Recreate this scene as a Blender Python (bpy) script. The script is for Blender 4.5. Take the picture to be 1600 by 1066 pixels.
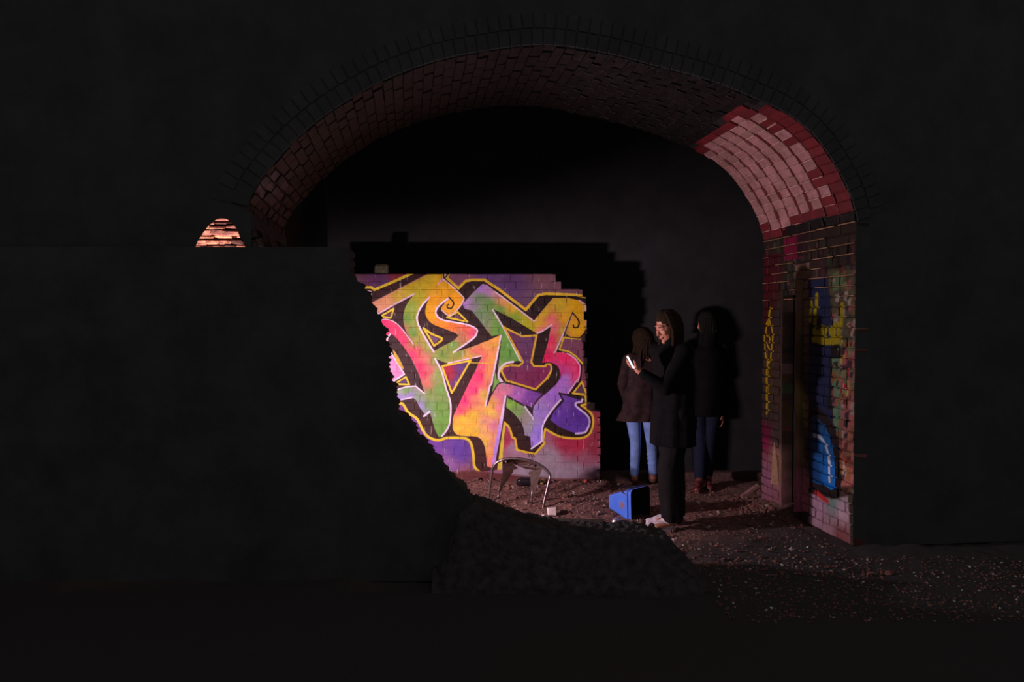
import bpy, bmesh, math, random
import numpy as np
from mathutils import Vector, Matrix, noise
from mathutils.geometry import tessellate_polygon

random.seed(7)
for o in list(bpy.data.objects):
    bpy.data.objects.remove(o)
SC = bpy.context.scene
COL = SC.collection

# ------------------------------------------------------------------ camera
F = 1300.0
HOR = 500.0
CAMZ = 1.65
PITCH = math.atan((533 - HOR) / F)
cd = bpy.data.cameras.new('camera')
cd.sensor_width = 36.0
cd.lens = 36.0 * F / 1600.0
cam = bpy.data.objects.new('camera', cd)
COL.objects.link(cam)
cam.location = (0, 0, CAMZ)
cam.rotation_euler = (math.radians(90) - PITCH, 0, 0)
SC.camera = cam

# ------------------------------------------------------------------ world, exposure
AMB = 0.14
w = bpy.data.worlds.new('night_sky')
SC.world = w
w.use_nodes = True
bg = w.node_tree.nodes['Background']
bg.inputs[0].default_value = (1.0, 0.965, 0.97, 1)
bg.inputs[1].default_value = AMB
SC.view_settings.view_transform = 'Standard'
SC.view_settings.look = 'None'
SC.view_settings.exposure = 0.0
SC.view_settings.gamma = 1.0
SC.view_settings.use_curve_mapping = False
LAMP_W = 98.0
LAMP_COL = (1.0, 0.78, 0.89)
LAMP_LOC = Vector((-1.60, 5.74, 0.85))
LAMP_AIM = Vector((0.66, 0.74, 0.22))
FAR_LAMP_W = 105.0
FAR_LAMP_COL = (1.0, 0.62, 0.50)

# ------------------------------------------------------------------ pixel helpers (photo -> world points)
CP, SP = math.cos(PITCH), math.sin(PITCH)
def ray(px, py):
    a = (px - 800) / F; b = (533 - py) / F
    return Vector((a, CP + b * SP, -SP + b * CP))
def at(px, py, Y):
    r = ray(px, py); t = Y / r.y
    return Vector((r.x * t, Y, CAMZ + r.z * t))
def atz(px, py, z=0.0):
    r = ray(px, py); t = (z - CAMZ) / r.z
    return Vector((r.x * t, r.y * t, z))
def proj(p):
    x, y, z = p[0], p[1], p[2] - CAMZ
    d = y * CP - z * SP; u = y * SP + z * CP
    return (800 + F * x / d, 533 - F * u / d)
TH = math.atan(162.0 / 1300.0)                       # the arch axis is turned from the view axis
CT, ST = math.cos(TH), math.sin(TH)
def W(u, v, z): return Vector((u * CT - v * ST, u * ST + v * CT, z))
def uv_of(p): return (p[0] * CT + p[1] * ST, -p[0] * ST + p[1] * CT)
def jamb(px, py, U=3.2):
    r = ray(px, py); u, v = uv_of(r); t = U / u
    return (v * t, CAMZ + r.z * t)

# ------------------------------------------------------------------ object helpers
def link(name, me, parent=None, mats=None):
    o = bpy.data.objects.new(name, me)
    COL.objects.link(o)
    if mats is not None and me is not None:
        for m in (mats if isinstance(mats, (list, tuple)) else [mats]):
            me.materials.append(m)
    if parent is not None: o.parent = parent
    return o
def empty(name, loc=(0, 0, 0), rz=0.0):
    o = bpy.data.objects.new(name, None)
    COL.objects.link(o); o.location = loc; o.rotation_euler = (0, 0, rz)
    o.empty_display_size = 0.1
    return o
def tag(o, label, cat, group=None):
    o['label'] = label; o['category'] = cat
    if group: o['group'] = group
    return o
def struct(o, label=None):
    o['kind'] = 'structure'
    if label: o['label'] = label
    return o
def mesh_py(name, vs, fs, smooth=False):
    me = bpy.data.meshes.new(name)
    me.from_pydata([tuple(v) for v in vs], [], fs)
    me.update()
    if smooth:
        me.polygons.foreach_set('use_smooth', [True] * len(me.polygons))
    return me
def bm_mesh(bm, name, smooth=False, normals=True):
    if normals: bmesh.ops.recalc_face_normals(bm, faces=bm.faces)
    me = bpy.data.meshes.new(name); bm.to_mesh(me); bm.free()
    if smooth: me.polygons.foreach_set('use_smooth', [True] * len(me.polygons))
    return me

def add_box(bm, c, s, rot=None, mat=0, jit=0.0):
    c = Vector(c); R = rot if rot is not None else Matrix.Identity(3)
    vs = []
    for i in (-1, 1):
        for j in (-1, 1):
            for k in (-1, 1):
                p = Vector((i * s[0] / 2, j * s[1] / 2, k * s[2] / 2))
                if jit: p += Vector([random.uniform(-jit, jit) for _ in range(3)])
                vs.append(bm.verts.new(c + R @ p))
    for f in ((0, 1, 3, 2), (4, 6, 7, 5), (0, 4, 5, 1), (2, 3, 7, 6), (0, 2, 6, 4), (1, 5, 7, 3)):
        fc = bm.faces.new([vs[i] for i in f]); fc.material_index = mat
def frame_of(d):
    d = d.normalized()
    a = Vector((0, 0, 1)) if abs(d.z) < 0.9 else Vector((1, 0, 0))
    x = d.cross(a).normalized(); y = d.cross(x).normalized()
    return x, y
def add_tube(bm, pts, rad, seg=10, caps=True, ry=None, mat=0):
    pts = [Vector(p) for p in pts]; rings = []
    n = len(pts); x = None
    for i, p in enumerate(pts):
        d = (pts[min(i + 1, n - 1)] - pts[max(i - 1, 0)])
        if x is None: x, y = frame_of(d)
        else:
            d = d.normalized(); x = (x - d * x.dot(d)).normalized(); y = d.cross(x).normalized()
        r = rad[i] if isinstance(rad, (list, tuple)) else rad
        rings.append([bm.verts.new(p + x * math.cos(2 * math.pi * k / seg) * r + y * math.sin(2 * math.pi * k / seg) * r * (ry or 1)) for k in range(seg)])
    for a, b in zip(rings[:-1], rings[1:]):
        for k in range(seg):
            f = bm.faces.new((a[k], a[(k + 1) % seg], b[(k + 1) % seg], b[k])); f.material_index = mat; f.smooth = True
    if caps:
        bm.faces.new(rings[0][::-1]).material_index = mat; bm.faces.new(rings[-1]).material_index = mat
def add_cap(bm, p0, r0, p1, r1, seg=14, flat=1.0, fax=None):
    """rounded tapering capsule; flat squashes it along the axis fax"""
    p0, p1 = Vector(p0), Vector(p1); d = (p1 - p0); L = d.length
    d = d.normalized() if L > 1e-6 else Vector((0, 0, 1))
    if fax is not None:
        y = Vector(fax); y = (y - d * y.dot(d)).normalized(); x = y.cross(d).normalized()
    else: x, y = frame_of(d)
    prof = []
    for k in range(5): a = -math.pi / 2 + math.pi / 2 * k / 4; prof.append((p0 + d * math.sin(a) * r0, max(math.cos(a), .05) * r0))
    for k in range(5): a = math.pi / 2 * k / 4; prof.append((p1 + d * math.sin(a) * r1, max(math.cos(a), .05) * r1))
    rings = [[bm.verts.new(c + x * math.cos(2 * math.pi * k / seg) * r + y * math.sin(2 * math.pi * k / seg) * r * flat) for k in range(seg)] for c, r in prof]
    for a, b in zip(rings[:-1], rings[1:]):
        for k in range(seg): bm.faces.new((a[k], a[(k + 1) % seg], b[(k + 1) % seg], b[k]))
    bm.faces.new(rings[0][::-1]); bm.faces.new(rings[-1])
def add_ell(bm, c, r, rot=None, n=16):
    M = Matrix.Translation(Vector(c)) @ (rot.to_4x4() if rot is not None else Matrix.Identity(4)) @ Matrix.Diagonal((r[0], r[1], r[2], 1))
    bmesh.ops.create_uvsphere(bm, u_segments=n, v_segments=max(8, n * 2 // 3), radius=1, matrix=M)

# ------------------------------------------------------------------ materials
def s2l(c):
    return tuple(((x / 255.0) / 12.92 if x / 255.0 <= .04045 else ((x / 255.0 + .055) / 1.055) ** 2.4) for x in c)
class NT:
    def __init__(s, name):
        s.m = bpy.data.materials.new(name); s.m.use_nodes = True
        s.t = s.m.node_tree; s.b = s.t.nodes['Principled BSDF']; s.L = s.t.links
    def n(s, ty, **kw):
        o = s.t.nodes.new(ty)
        for k, v in kw.items():
            if k.startswith('i_'):
                key = k[2:]; key = int(key) if key.isdigit() else key.replace('_', ' ')
                if isinstance(v, bpy.types.NodeSocket): s.L.new(v, o.inputs[key])
                else: o.inputs[key].default_value = v
            else: setattr(o, k, v)
        return o
    def mix(s, f, a, b, mode='MIX'):
        o = s.t.nodes.new('ShaderNodeMix'); o.data_type = 'RGBA'; o.blend_type = mode
        for i, v in ((0, f), (6, a), (7, b)):
            if isinstance(v, bpy.types.NodeSocket): s.L.new(v, o.inputs[i])
            elif i == 0: o.inputs[i].default_value = v
            else: o.inputs[i].default_value = (*v[:3], 1)
        return o.outputs[2]
    def ramp(s, f, stops):
        o = s.t.nodes.new('ShaderNodeValToRGB'); s.L.new(f, o.inputs[0])
        e = o.color_ramp.elements
        while len(e) < len(stops): e.new(.5)
        for k, (p, c) in enumerate(stops):
            e[k].position = p; e[k].color = (c, c, c, 1) if isinstance(c, (int, float)) else (*c[:3], 1)
        return o.outputs[0]
    def noise(s, scale, vec=None, detail=6, rough=.6):
        o = s.n('ShaderNodeTexNoise', i_Scale=scale, i_Detail=detail, i_Roughness=rough)
        if vec is not None: s.L.new(vec, o.inputs['Vector'])
        return o.outputs['Fac']
    def geo(s): return s.n('ShaderNodeNewGeometry').outputs['Position']
    def bump(s, h, strength=.5, dist=.01):
        o = s.n('ShaderNodeBump', i_Strength=strength, i_Distance=dist); s.L.new(h, o.inputs['Height']); s.L.new(o.outputs[0], s.b.inputs['Normal'])
    def out(s, col=None, rough=.8, spec=.3, metal=0):
        if col is not None:
            if isinstance(col, bpy.types.NodeSocket): s.L.new(col, s.b.inputs['Base Color'])
            else: s.b.inputs['Base Color'].default_value = (*col[:3], 1)
        if isinstance(rough, bpy.types.NodeSocket): s.L.new(rough, s.b.inputs['Roughness'])
        else: s.b.inputs['Roughness'].default_value = rough
        s.b.inputs['Specular IOR Level'].default_value = spec
        s.b.inputs['Metallic'].default_value = metal
        return s.m
def simple(name, c, rough=.7, spec=.3, metal=0, var=.35, scale=30, bump=.3, bd=.004):
    m = NT(name); p = m.geo(); f = m.noise(scale, p)
    a = tuple(x * (1 - var) for x in c); b = tuple(min(1, x * (1 + var)) for x in c)
    m.bump(m.noise(scale * 2.5, p), bump, bd)
    return m.out(m.mix(m.ramp(f, [(.3, 0), (.7, 1)]), a, b), rough, spec, metal)
def brick_mat(name, c0, c1, c2, rough=.8, spec=.4, scale=9, bump=.6):
    """brick face with per-brick tone, soot blotches and pitted relief"""
    m = NT(name); p = m.geo()
    rnd = m.n('ShaderNodeObjectInfo').outputs['Random']
    base = m.mix(m.ramp(rnd, [(0, 0), (1, 1)]), c0, c1)
    f = m.ramp(m.noise(scale, p, 8, .7), [(.38, 0), (.66, 1)])
    col = m.mix(f, base, c2)
    h = m.noise(70, p, 5, .7)
    m.bump(h, bump, .006)
    return m.out(col, rough, spec)
M = {}
M['soot'] = brick_mat('sooty_brick', (.030, .018, .015), (.016, .012, .012), (.006, .006, .006), rough=.55, spec=.35)
M['soot_mortar'] = simple('sooty_mortar', (.02, .016, .015), .7, .3, var=.5, scale=18)
M['front'] = brick_mat('old_dark_brick', (.070, .066, .066), (.060, .057, .057), (.045, .043, .043), rough=.9, spec=.15, scale=3)
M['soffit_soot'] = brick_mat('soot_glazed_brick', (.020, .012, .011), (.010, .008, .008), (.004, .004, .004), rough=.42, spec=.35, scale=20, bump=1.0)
M['back'] = simple('back_wall_unlit_dark', (.027, .026, .027), .95, .15, var=.2, scale=4)  # near-black colour stands in for the unlit space beyond
M['black'] = simple('black_wall', (.010, .009, .009), .9, .3, var=.5, scale=6)
M['red_brick'] = brick_mat('red_painted_brick', (.22, .018, .022), (.15, .014, .018), (.10, .012, .014), rough=.55)
M['red_mortar'] = simple('red_painted_mortar', (.14, .012, .016), .5, .4, var=.3, scale=22)
M['pink_brick'] = brick_mat('faded_pink_brick', (.56, .25, .26), (.40, .20, .18), (.27, .13, .11), rough=.6)
M['dull_pink_brick'] = brick_mat('dull_pink_brick', (.13, .07, .07), (.08, .045, .045), (.012, .01, .01), rough=.7, scale=18)
M['plain_brick'] = brick_mat('bare_brick', (.16, .06, .045), (.11, .05, .04), (.04, .025, .022), rough=.8)
M['lit_brick'] = brick_mat('rough_orange_brick', (.85, .46, .30), (.50, .24, .22), (.10, .05, .07), rough=.8, scale=10, bump=1)
M['dark_far'] = brick_mat('stained_far_brick', (.16, .07, .07), (.08, .04, .05), (.05, .03, .035), rough=.8, scale=12, bump=1)
M['lit_mortar'] = simple('dark_far_mortar', (.05, .03, .03), .9, .2)

# ------------------------------------------------------------------ spray paint maker: numpy canvas in wall metres
class Canvas:
    def __init__(s, x0, x1, z0, z1, res, mapper, base):
        s.x0, s.x1, s.z0, s.z1, s.res, s.map = x0, x1, z0, z1, res, mapper
        s.Wd, s.Hd = int((x1 - x0) * res), int((z1 - z0) * res)
        s.a = np.empty((s.Hd, s.Wd, 3), np.float32); s.a[:] = np.array(base, np.float32)
    def pix(s, pts):
        out = []
        for p in pts:
            x, z = s.map(*p); out.append(((x - s.x0) * s.res, (z - s.z0) * s.res))
        return np.array(out, np.float32)
    def box(s, P, m):
        x0 = max(0, int(P[:, 0].min() - m)); x1 = min(s.Wd, int(P[:, 0].max() + m) + 1)
        y0 = max(0, int(P[:, 1].min() - m)); y1 = min(s.Hd, int(P[:, 1].max() + m) + 1)
        if x1 <= x0 or y1 <= y0: return None
        Y, X = np.mgrid[y0:y1, x0:x1].astype(np.float32)
        return x0, x1, y0, y1, X + .5, Y + .5
    def dist(s, P, X, Y, closed):
        D = np.full(X.shape, 1e9, np.float32); n = len(P)
        for i in range(n if closed else n - 1):
            a, b = P[i], P[(i + 1) % n]; d = b - a; L = float(d @ d) + 1e-9
            t = np.clip(((X - a[0]) * d[0] + (Y - a[1]) * d[1]) / L, 0, 1)
            D = np.minimum(D, np.hypot(X - a[0] - t * d[0], Y - a[1] - t * d[1]))
        return D
    def inside(s, P, X, Y):
        c = np.zeros(X.shape, bool); n = len(P)
        for i in range(n):
            a, b = P[i], P[(i + 1) % n]
            if a[1] == b[1]: continue
            c ^= ((a[1] > Y) != (b[1] > Y)) & (X < (b[0] - a[0]) * (Y - a[1]) / (b[1] - a[1]) + a[0])
        return c
    def colour(s, col, X, Y):
        if not isinstance(col, list): return np.array(col, np.float32)
        wsum = np.zeros(X.shape, np.float32); acc = np.zeros(X.shape + (3,), np.float32)
        for (x, y, c) in col:
            q = s.pix([(x, y)])[0]
            wgt = 1.0 / (((X - q[0]) ** 2 + (Y - q[1]) ** 2) + 90) ** 1.6
            wsum += wgt; acc += wgt[..., None] * np.array(c, np.float32)
        return acc / wsum[..., None]
    def put(s, b, alpha, col):
        x0, x1, y0, y1, X, Y = b
        al = alpha[..., None]; s.a[y0:y1, x0:x1] = s.a[y0:y1, x0:x1] * (1 - al) + s.colour(col, X, Y) * al
    def poly(s, pts, col, soft=1.0):
        P = s.pix(pts); b = s.box(P, soft + 2)
        if b is None: return
        D = s.dist(P, b[4], b[5], True); I = s.inside(P, b[4], b[5])
        s.put(b, np.clip(np.where(I, D, -D) / soft + .5, 0, 1), col)
    def line(s, pts, wid, col, closed=False, soft=1.0, fade=1.0):
        P = s.pix(pts); wid = wid * .5 * s.res; b = s.box(P, wid + soft + 2)
        if b is None: return
        D = s.dist(P, b[4], b[5], closed)
        s.put(b, np.clip((wid - D) / soft + .5, 0, 1) * fade, col)
    def image(s, name):
        img = bpy.data.images.new(name, s.Wd, s.Hd, alpha=False)
        buf = np.ones((s.Hd, s.Wd, 4), np.float32); buf[..., :3] = np.clip(s.a / 255.0, 0, 1)
        img.pixels.foreach_set(buf.ravel()); img.update(); img.pack()
        return img
def cat(pts, k=6, closed=False):
    P = [Vector((p[0], p[1])) for p in pts]; n = len(P); out = []
    rng = range(n if closed else n - 1)
    for i in rng:
        p1, p2 = P[i], P[(i + 1) % n]
        p0 = P[(i - 1) % n] if (closed or i > 0) else p1
        p3 = P[(i + 2) % n] if (closed or i + 2 < n) else p2
        for j in range(k):
            t = j / k
            out.append(tuple(.5 * ((2 * p1) + (p2 - p0) * t + (2 * p0 - 5 * p1 + 4 * p2 - p3) * t * t + (3 * p1 - p0 - 3 * p2 + p3) * t ** 3)))
    if not closed: out.append(tuple(P[-1]))
    return out
def paint_mat(name, img, cv, root, horiz, wear=.5, wear_col=(.03, .02, .02), rough=.45, flecks=True):
    m = NT(name)
    tc = m.n('ShaderNodeTexCoord'); tc.object = root
    sep = m.n('ShaderNodeSeparateXYZ'); m.L.new(tc.outputs['Object'], sep.inputs[0])
    a = m.n('ShaderNodeMath', operation='SUBTRACT', i_1=cv.x0); m.L.new(sep.outputs[horiz], a.inputs[0])
    a2 = m.n('ShaderNodeMath', operation='DIVIDE', i_1=cv.x1 - cv.x0); m.L.new(a.outputs[0], a2.inputs[0])
    b = m.n('ShaderNodeMath', operation='SUBTRACT', i_1=cv.z0); m.L.new(sep.outputs['Z'], b.inputs[0])
    b2 = m.n('ShaderNodeMath', operation='DIVIDE', i_1=cv.z1 - cv.z0); m.L.new(b.outputs[0], b2.inputs[0])
    co = m.n('ShaderNodeCombineXYZ'); m.L.new(a2.outputs[0], co.inputs[0]); m.L.new(b2.outputs[0], co.inputs[1])
    tx = m.n('ShaderNodeTexImage', extension='EXTEND'); tx.image = img; m.L.new(co.outputs[0], tx.inputs[0])
    p = m.geo()
    col = tx.outputs[0]
    g = m.ramp(m.noise(14, p, 8, .65), [(.35, .80), (.65, 1.08)])
    col = m.mix(1.0, col, g, 'MULTIPLY')
    wn = m.ramp(m.noise(38, p, 8, .75), [(.62 - .06 * wear, 0), (.72 - .04 * wear, wear)])
    col = m.mix(wn, col, wear_col)
    if flecks:                                          # pale vertical runs of old paint
        mp = m.n('ShaderNodeMapping'); mp.inputs['Scale'].default_value = (60, 60, 9); m.L.new(p, mp.inputs[0])
        fl = m.ramp(m.noise(1.0, mp.outputs[0], 3, .5), [(.66, 0), (.72, .38)])
        col = m.mix(fl, col, (.75, .66, .62))
    m.bump(m.noise(60, p, 6, .7), .45, .005)
    return m.out(col, rough, .18)

BR = (66, 40, 42)
def A(x, y): return (540 + x / 5.332, 400 + y / 5.33)
def B(x, y): return (740 + x / 5.332, 400 + y / 5.33)
def C(x, y): return (580 + x / 5.332, 580 + y / 5.33)
def D(x, y): return (760 + x / 5.332, 580 + y / 5.33)
def P(fn, *xy): return [fn(*q) for q in xy]

def paint_graffiti():
    YW = 8.28
    def mp(px, py):
        q = at(px, py, YW); return (q.x, q.z)
    cv = Canvas(-1.75, 1.0, -.05, 2.2, 400, mp, (120, 90, 120))
    YEL = (240, 208, 52); WH = (250, 222, 244); DK = (58, 26, 24)
    MAU = (96, 58, 82)
    # background
    cv.poly([(530, 400), (960, 400), (960, 780), (530, 780)],
            [(560, 432, (110, 66, 84)), (585, 440, (104, 52, 96)), (620, 436, (140, 46, 58)), (600, 445, (92, 54, 100)), (720, 435, (128, 76, 100)), (770, 440, (98, 66, 110)),
             (800, 450, (92, 58, 104)), (850, 436, (122, 80, 92)), (890, 455, (120, 78, 86)), (830, 470, (104, 72, 96)), (920, 500, (60, 40, 46)),
             (640, 660, (120, 62, 140)), (670, 700, (120, 66, 160)), (720, 705, (104, 66, 160)), (700, 730, (150, 100, 160)), (730, 745, (150, 90, 110)),
             (790, 690, (176, 50, 80)), (800, 700, (170, 130, 150)), (820, 740, (162, 142, 156)), (860, 715, (160, 140, 152)), (880, 740, (160, 140, 154)), (850, 735, (160, 142, 154)), (900, 735, (156, 134, 148)),
             (885, 692, (170, 44, 74)), (905, 695, (178, 44, 72)), (930, 660, (150, 56, 66)), (925, 700, (150, 50, 70)), (915, 715, (160, 90, 110)), (925, 740, (150, 120, 136))])
    # dark body of the whole piece, inside the outer yellow line
    body = (P(A, (135, 262), (215, 262), (240, 282), (560, 143), (560, 60), (900, 60), (865, 150), (840, 180), (940, 270), (1000, 210), (1050, 200)) +
            P(B, (90, 200), (220, 285), (435, 450), (540, 325), (600, 315), (700, 318), (860, 325), (945, 345), (1010, 400), (960, 600), (890, 690), (745, 690), (715, 780), (790, 795), (850, 835), (905, 890), (900, 1000)) +
            P(D, (790, 90), (720, 185), (825, 200), (830, 275), (800, 290), (850, 330), (885, 390), (885, 450), (860, 520), (800, 555), (700, 558), (600, 540), (490, 480), (470, 580), (485, 595),
              (405, 690), (255, 655), (240, 560), (215, 550), (190, 470), (148, 425), (110, 820)) +
            P(C, (900, 838), (870, 800), (850, 690), (830, 600), (780, 560), (640, 555), (560, 575), (480, 550), (430, 490), (385, 400), (310, 345), (260, 272), (205, 280)) + P(C, (100, 250)) + P(A, (60, 400)))
    cv.poly(body, [(600, 460, DK), (700, 600, (62, 28, 26)), (900, 500, (40, 24, 20)), (850, 600, (46, 26, 24)), (800, 470, (44, 26, 24)), (720, 720, (72, 36, 34))])
    yo = .027
    cv.line(P(A, (100, 262), (215, 262), (240, 282), (400, 215), (570, 138)), yo, YEL)
    cv.line(P(A, (865, 140), (840, 180), (940, 270), (1000, 210), (1050, 200)) + P(B, (90, 200), (220, 285), (435, 450), (500, 370), (540, 325), (600, 315), (700, 318), (860, 325), (945, 345)), yo, (224, 184, 44))
    cv.line(cat(P(C, (205, 280), (260, 272), (310, 345), (385, 400), (430, 490), (480, 550), (560, 575), (640, 555), (780, 560), (830, 600), (850, 690), (860, 790), (900, 838)), 5), yo, YEL)
    # long yellow drip beside the pink leg
    cv.poly(P(D, (135, 425), (160, 425), (145, 600), (128, 820), (90, 825), (112, 640)), (222, 196, 66))
    cv.line(cat(P(D, (145, 425), (190, 470), (215, 550)), 5) + P(D, (240, 560), (255, 655), (330, 675), (405, 690), (485, 598), (470, 580), (490, 482)) +
            cat(P(D, (490, 482), (600, 540), (700, 558), (800, 555), (860, 520), (887, 450), (885, 380), (850, 330), (790, 285)), 5) + P(D, (832, 275), (825, 200), (720, 185)), .022, (232, 190, 52))
    cv.poly(P(D, (720, 185), (795, 90), (835, 190)), MAU)
    cv.line(P(D, (720, 185), (795, 90), (835, 195)), .018, (225, 186, 50), closed=True)
    cv.poly(P(B, (745, 690), (885, 692), (930, 740), (905, 870), (850, 835), (790, 795), (715, 780)), (126, 72, 92))
    cv.line(P(B, (905, 895), (850, 835), (790, 795), (715, 780), (750, 680), (890, 692)), .018, (225, 186, 50))
    # first letter: left arm, stem, curl and swash
    OR = (246, 168, 18); YG = (206, 184, 36); GR = (116, 166, 66); PK = (246, 58, 112)
    L1 = (P(A, (222, 388), (690, 150), (720, 60), (850, 60), (835, 145), (815, 195), (975, 335), (985, 365), (945, 430), (885, 490), (848, 493), (805, 462), (795, 432), (858, 352)) +
          cat(P(A, (858, 352), (775, 420), (752, 470), (790, 525), (880, 548), (1010, 572), (1085, 605), (1095, 632), (1060, 690), (900, 802)), 4) +
          P(A, (1000, 775), (1173, 712)) + P(B, (120, 705), (230, 655), (150, 740)) + P(A, (1145, 830), (860, 893), (830, 890), (745, 855), (800, 960)) +
          cat(P(C, (575, -20), (620, 120), (662, 270), (658, 420), (630, 495), (590, 542), (560, 542), (530, 480), (490, 340)), 4) +
          P(C, (455, 370), (410, 310), (370, 235), (340, 220), (190, 258), (180, 160), (300, 132), (370, 125), (445, 185), (390, 0)) +
          cat(P(A, (635, 1060), (610, 990), (560, 880), (500, 780), (420, 680), (378, 652), (350, 662)), 4) + P(A, (345, 740), (300, 640), (270, 560)) +
          cat(P(A, (290, 535), (330, 525), (400, 550), (480, 620), (565, 735)), 4) +
          cat(P(A, (565, 735), (500, 620), (482, 540), (485, 470), (515, 395), (570, 318)), 4) + P(A, (400, 415), (260, 497), (250, 440)))
    cv.poly(L1, [(*A(260, 430), (226, 160, 120)), (*A(340, 380), (228, 160, 110)), (*A(450, 330), (214, 178, 60)), (*A(560, 260), (206, 180, 30)), (*A(680, 200), (212, 184, 30)), (*A(600, 330), (190, 184, 40)),
                 (*A(820, 260), (240, 176, 26)), (*A(900, 350), OR), (*A(870, 440), (240, 168, 34)), (*A(730, 380), OR), (*A(720, 500), OR), (*A(780, 570), (248, 150, 30)), (*A(900, 590), (246, 130, 60)),
                 (*A(1000, 600), (240, 110, 80)), (*A(1060, 640), (240, 90, 120)), (*A(960, 680), (200, 130, 90)), (*A(900, 740), (126, 170, 70)), (*A(800, 830), (130, 166, 66)), (*A(950, 810), (150, 166, 70)),
                 (*A(1060, 790), (232, 150, 100)), (*B(100, 740), (240, 160, 80)), (*B(180, 700), (246, 180, 80)), (*A(1020, 850), (222, 170, 80)),
                 (*A(540, 420), (150, 176, 60)), (*A(520, 520), GR), (*A(560, 500), (160, 180, 60)), (*A(560, 640), GR), (*A(590, 720), (160, 160, 70)), (*A(640, 640), (190, 182, 50)), (*A(700, 760), (170, 182, 80)), (*A(650, 740), (180, 170, 80)),
                 (*A(310, 560), (240, 40, 110)), (*A(360, 610), PK), (*A(440, 620), PK), (*A(480, 700), PK), (*A(560, 820), PK), (*A(620, 920), PK), (*A(600, 780), (230, 100, 100)), (*A(680, 850), (226, 130, 110)),
                 (*A(740, 860), (150, 170, 80)), (*A(700, 960), (226, 110, 110)), (*A(770, 980), (150, 176, 84)), (*C(430, 20), (240, 70, 110)), (*C(460, 100), (226, 120, 100)), (*C(540, 60), (160, 170, 90)),
                 (*C(580, 150), (120, 170, 70)), (*C(500, 200), (140, 166, 80)), (*C(560, 300), GR), (*C(600, 400), GR), (*C(570, 500), GR), (*C(300, 165), (120, 166, 84)), (*C(230, 170), (160, 180, 140)),
                 (*C(230, 215), (170, 140, 226)), (*C(320, 200), (170, 140, 220)), (*C(390, 210), (140, 160, 130)), (*C(420, 290), (166, 146, 210)), (*C(440, 340), (150, 160, 170)), (*C(470, 280), (122, 160, 90))])
    # dark pocket between stem and swash
    cv.poly(cat(P(A, (697, 346), (668, 430), (668, 500), (720, 565), (820, 605)), 4) + P(A, (920, 645), (940, 665), (900, 705), (790, 762), (738, 792), (660, 655), (608, 560), (603, 490), (630, 420)), DK)
    cv.line(cat(P(A, (697, 346), (640, 410), (603, 480), (598, 545), (650, 660), (737, 800)), 5), .018, WH)
    cv.line(P(A, (648, 600), (738, 748), (800, 705), (805, 685), (720, 652)), .020, YEL, closed=True)
    cv.poly(P(A, (690, 655), (742, 730), (785, 692), (725, 668)), (120, 76, 110))
    cv.poly(P(A, (300, 505), (400, 440), (378, 515)), (96, 50, 60)); cv.line(P(A, (292, 505), (400, 440), (378, 517)), .018, YEL, closed=True)
    cv.line(P(A, (845, 513), (935, 468), (1015, 548)), .018, YEL, closed=True); cv.poly(P(A, (893, 516), (935, 485), (975, 525)), (110, 66, 90))
    cv.line(P(A, (222, 390), (450, 272), (690, 150)), .010, (200, 130, 110))
    cv.line(P(A, (258, 492), (400, 408), (570, 318)), .016, (236, 196, 214))
    cv.line(P(A, (185, 296), (208, 300), (212, 340), (203, 388)), .024, (222, 176, 190))
    cv.poly(P(A, (752, 255), (830, 150), (850, 160), (820, 200)), (230, 180, 200)); cv.line(P(A, (800, 60), (822, 190), (865, 140)), .012, (30, 22, 22))
    cv.line(cat(P(A, (818, 196), (900, 265), (972, 335), (984, 366), (945, 432), (885, 490), (848, 493), (800, 450)), 4), .013, (240, 200, 200))
    cv.line(cat(P(A, (858, 350), (775, 420), (752, 475), (790, 525), (880, 548), (1010, 572), (1085, 605), (1095, 635), (1060, 690), (900, 802)), 5), .017, WH)
    cv.line(cat(P(A, (290, 535), (340, 528), (410, 552), (480, 620), (565, 735)), 4), .010, (250, 206, 226))
    cv.line(cat(P(A, (372, 652), (348, 690), (350, 760)), 4), .018, WH)
    cv.line(P(C, (185, 160), (300, 130), (370, 125), (445, 187)), .014, WH)
    cv.line(P(C, (190, 250), (340, 220)), .014, (240, 214, 246)); cv.line(P(C, (440, 375), (485, 340)), .02, WH)
    cv.line(cat(P(A, (745, 855), (800, 960), (832, 1080)) + P(C, (620, 130), (662, 270), (656, 420), (630, 490), (590, 540)), 4), .017, WH)
    cv.line(P(A, (855, 893), (1000, 862), (1145, 830)), .014, (246, 206, 216))
    for pts in (P(A, (862, 345), (900, 390), (885, 432), (855, 435), (845, 415), (858, 405)), P(B, (830, 480), (878, 545), (870, 590), (838, 596), (830, 578))):
        cv.line(cat(pts, 5), .013, (34, 22, 20))
    # small shapes at the left
    cv.poly(P(A, (340, 870), (378, 805), (488, 985), (380, 1056), (350, 960)), (240, 150, 200)); cv.line(P(A, (378, 805), (490, 985), (380, 1056)), .016, WH)
    cv.poly(cat(P(A, (395, 780), (440, 840), (487, 945), (430, 890)), 4, True), (226, 180, 60))
    cv.line(P(C, (195, 108), (290, 48), (318, 112)), .018, YEL, closed=True); cv.poly(P(C, (232, 98), (285, 65), (298, 98)), (100, 60, 120))
    # window below the arm
    win = P(A, (802, 918), (1040, 872)) + P(C, (672, 182))
    cv.poly(win, [(*A(850, 950), (190, 40, 60)), (*A(880, 1000), (170, 40, 66)), (*A(960, 930), (112, 60, 130)), (*A(1000, 900), (100, 60, 120)), (*C(680, 120), (120, 60, 110)), (*A(930, 1030), (110, 66, 130))])
    cv.line(win, .020, YEL, closed=True)
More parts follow.
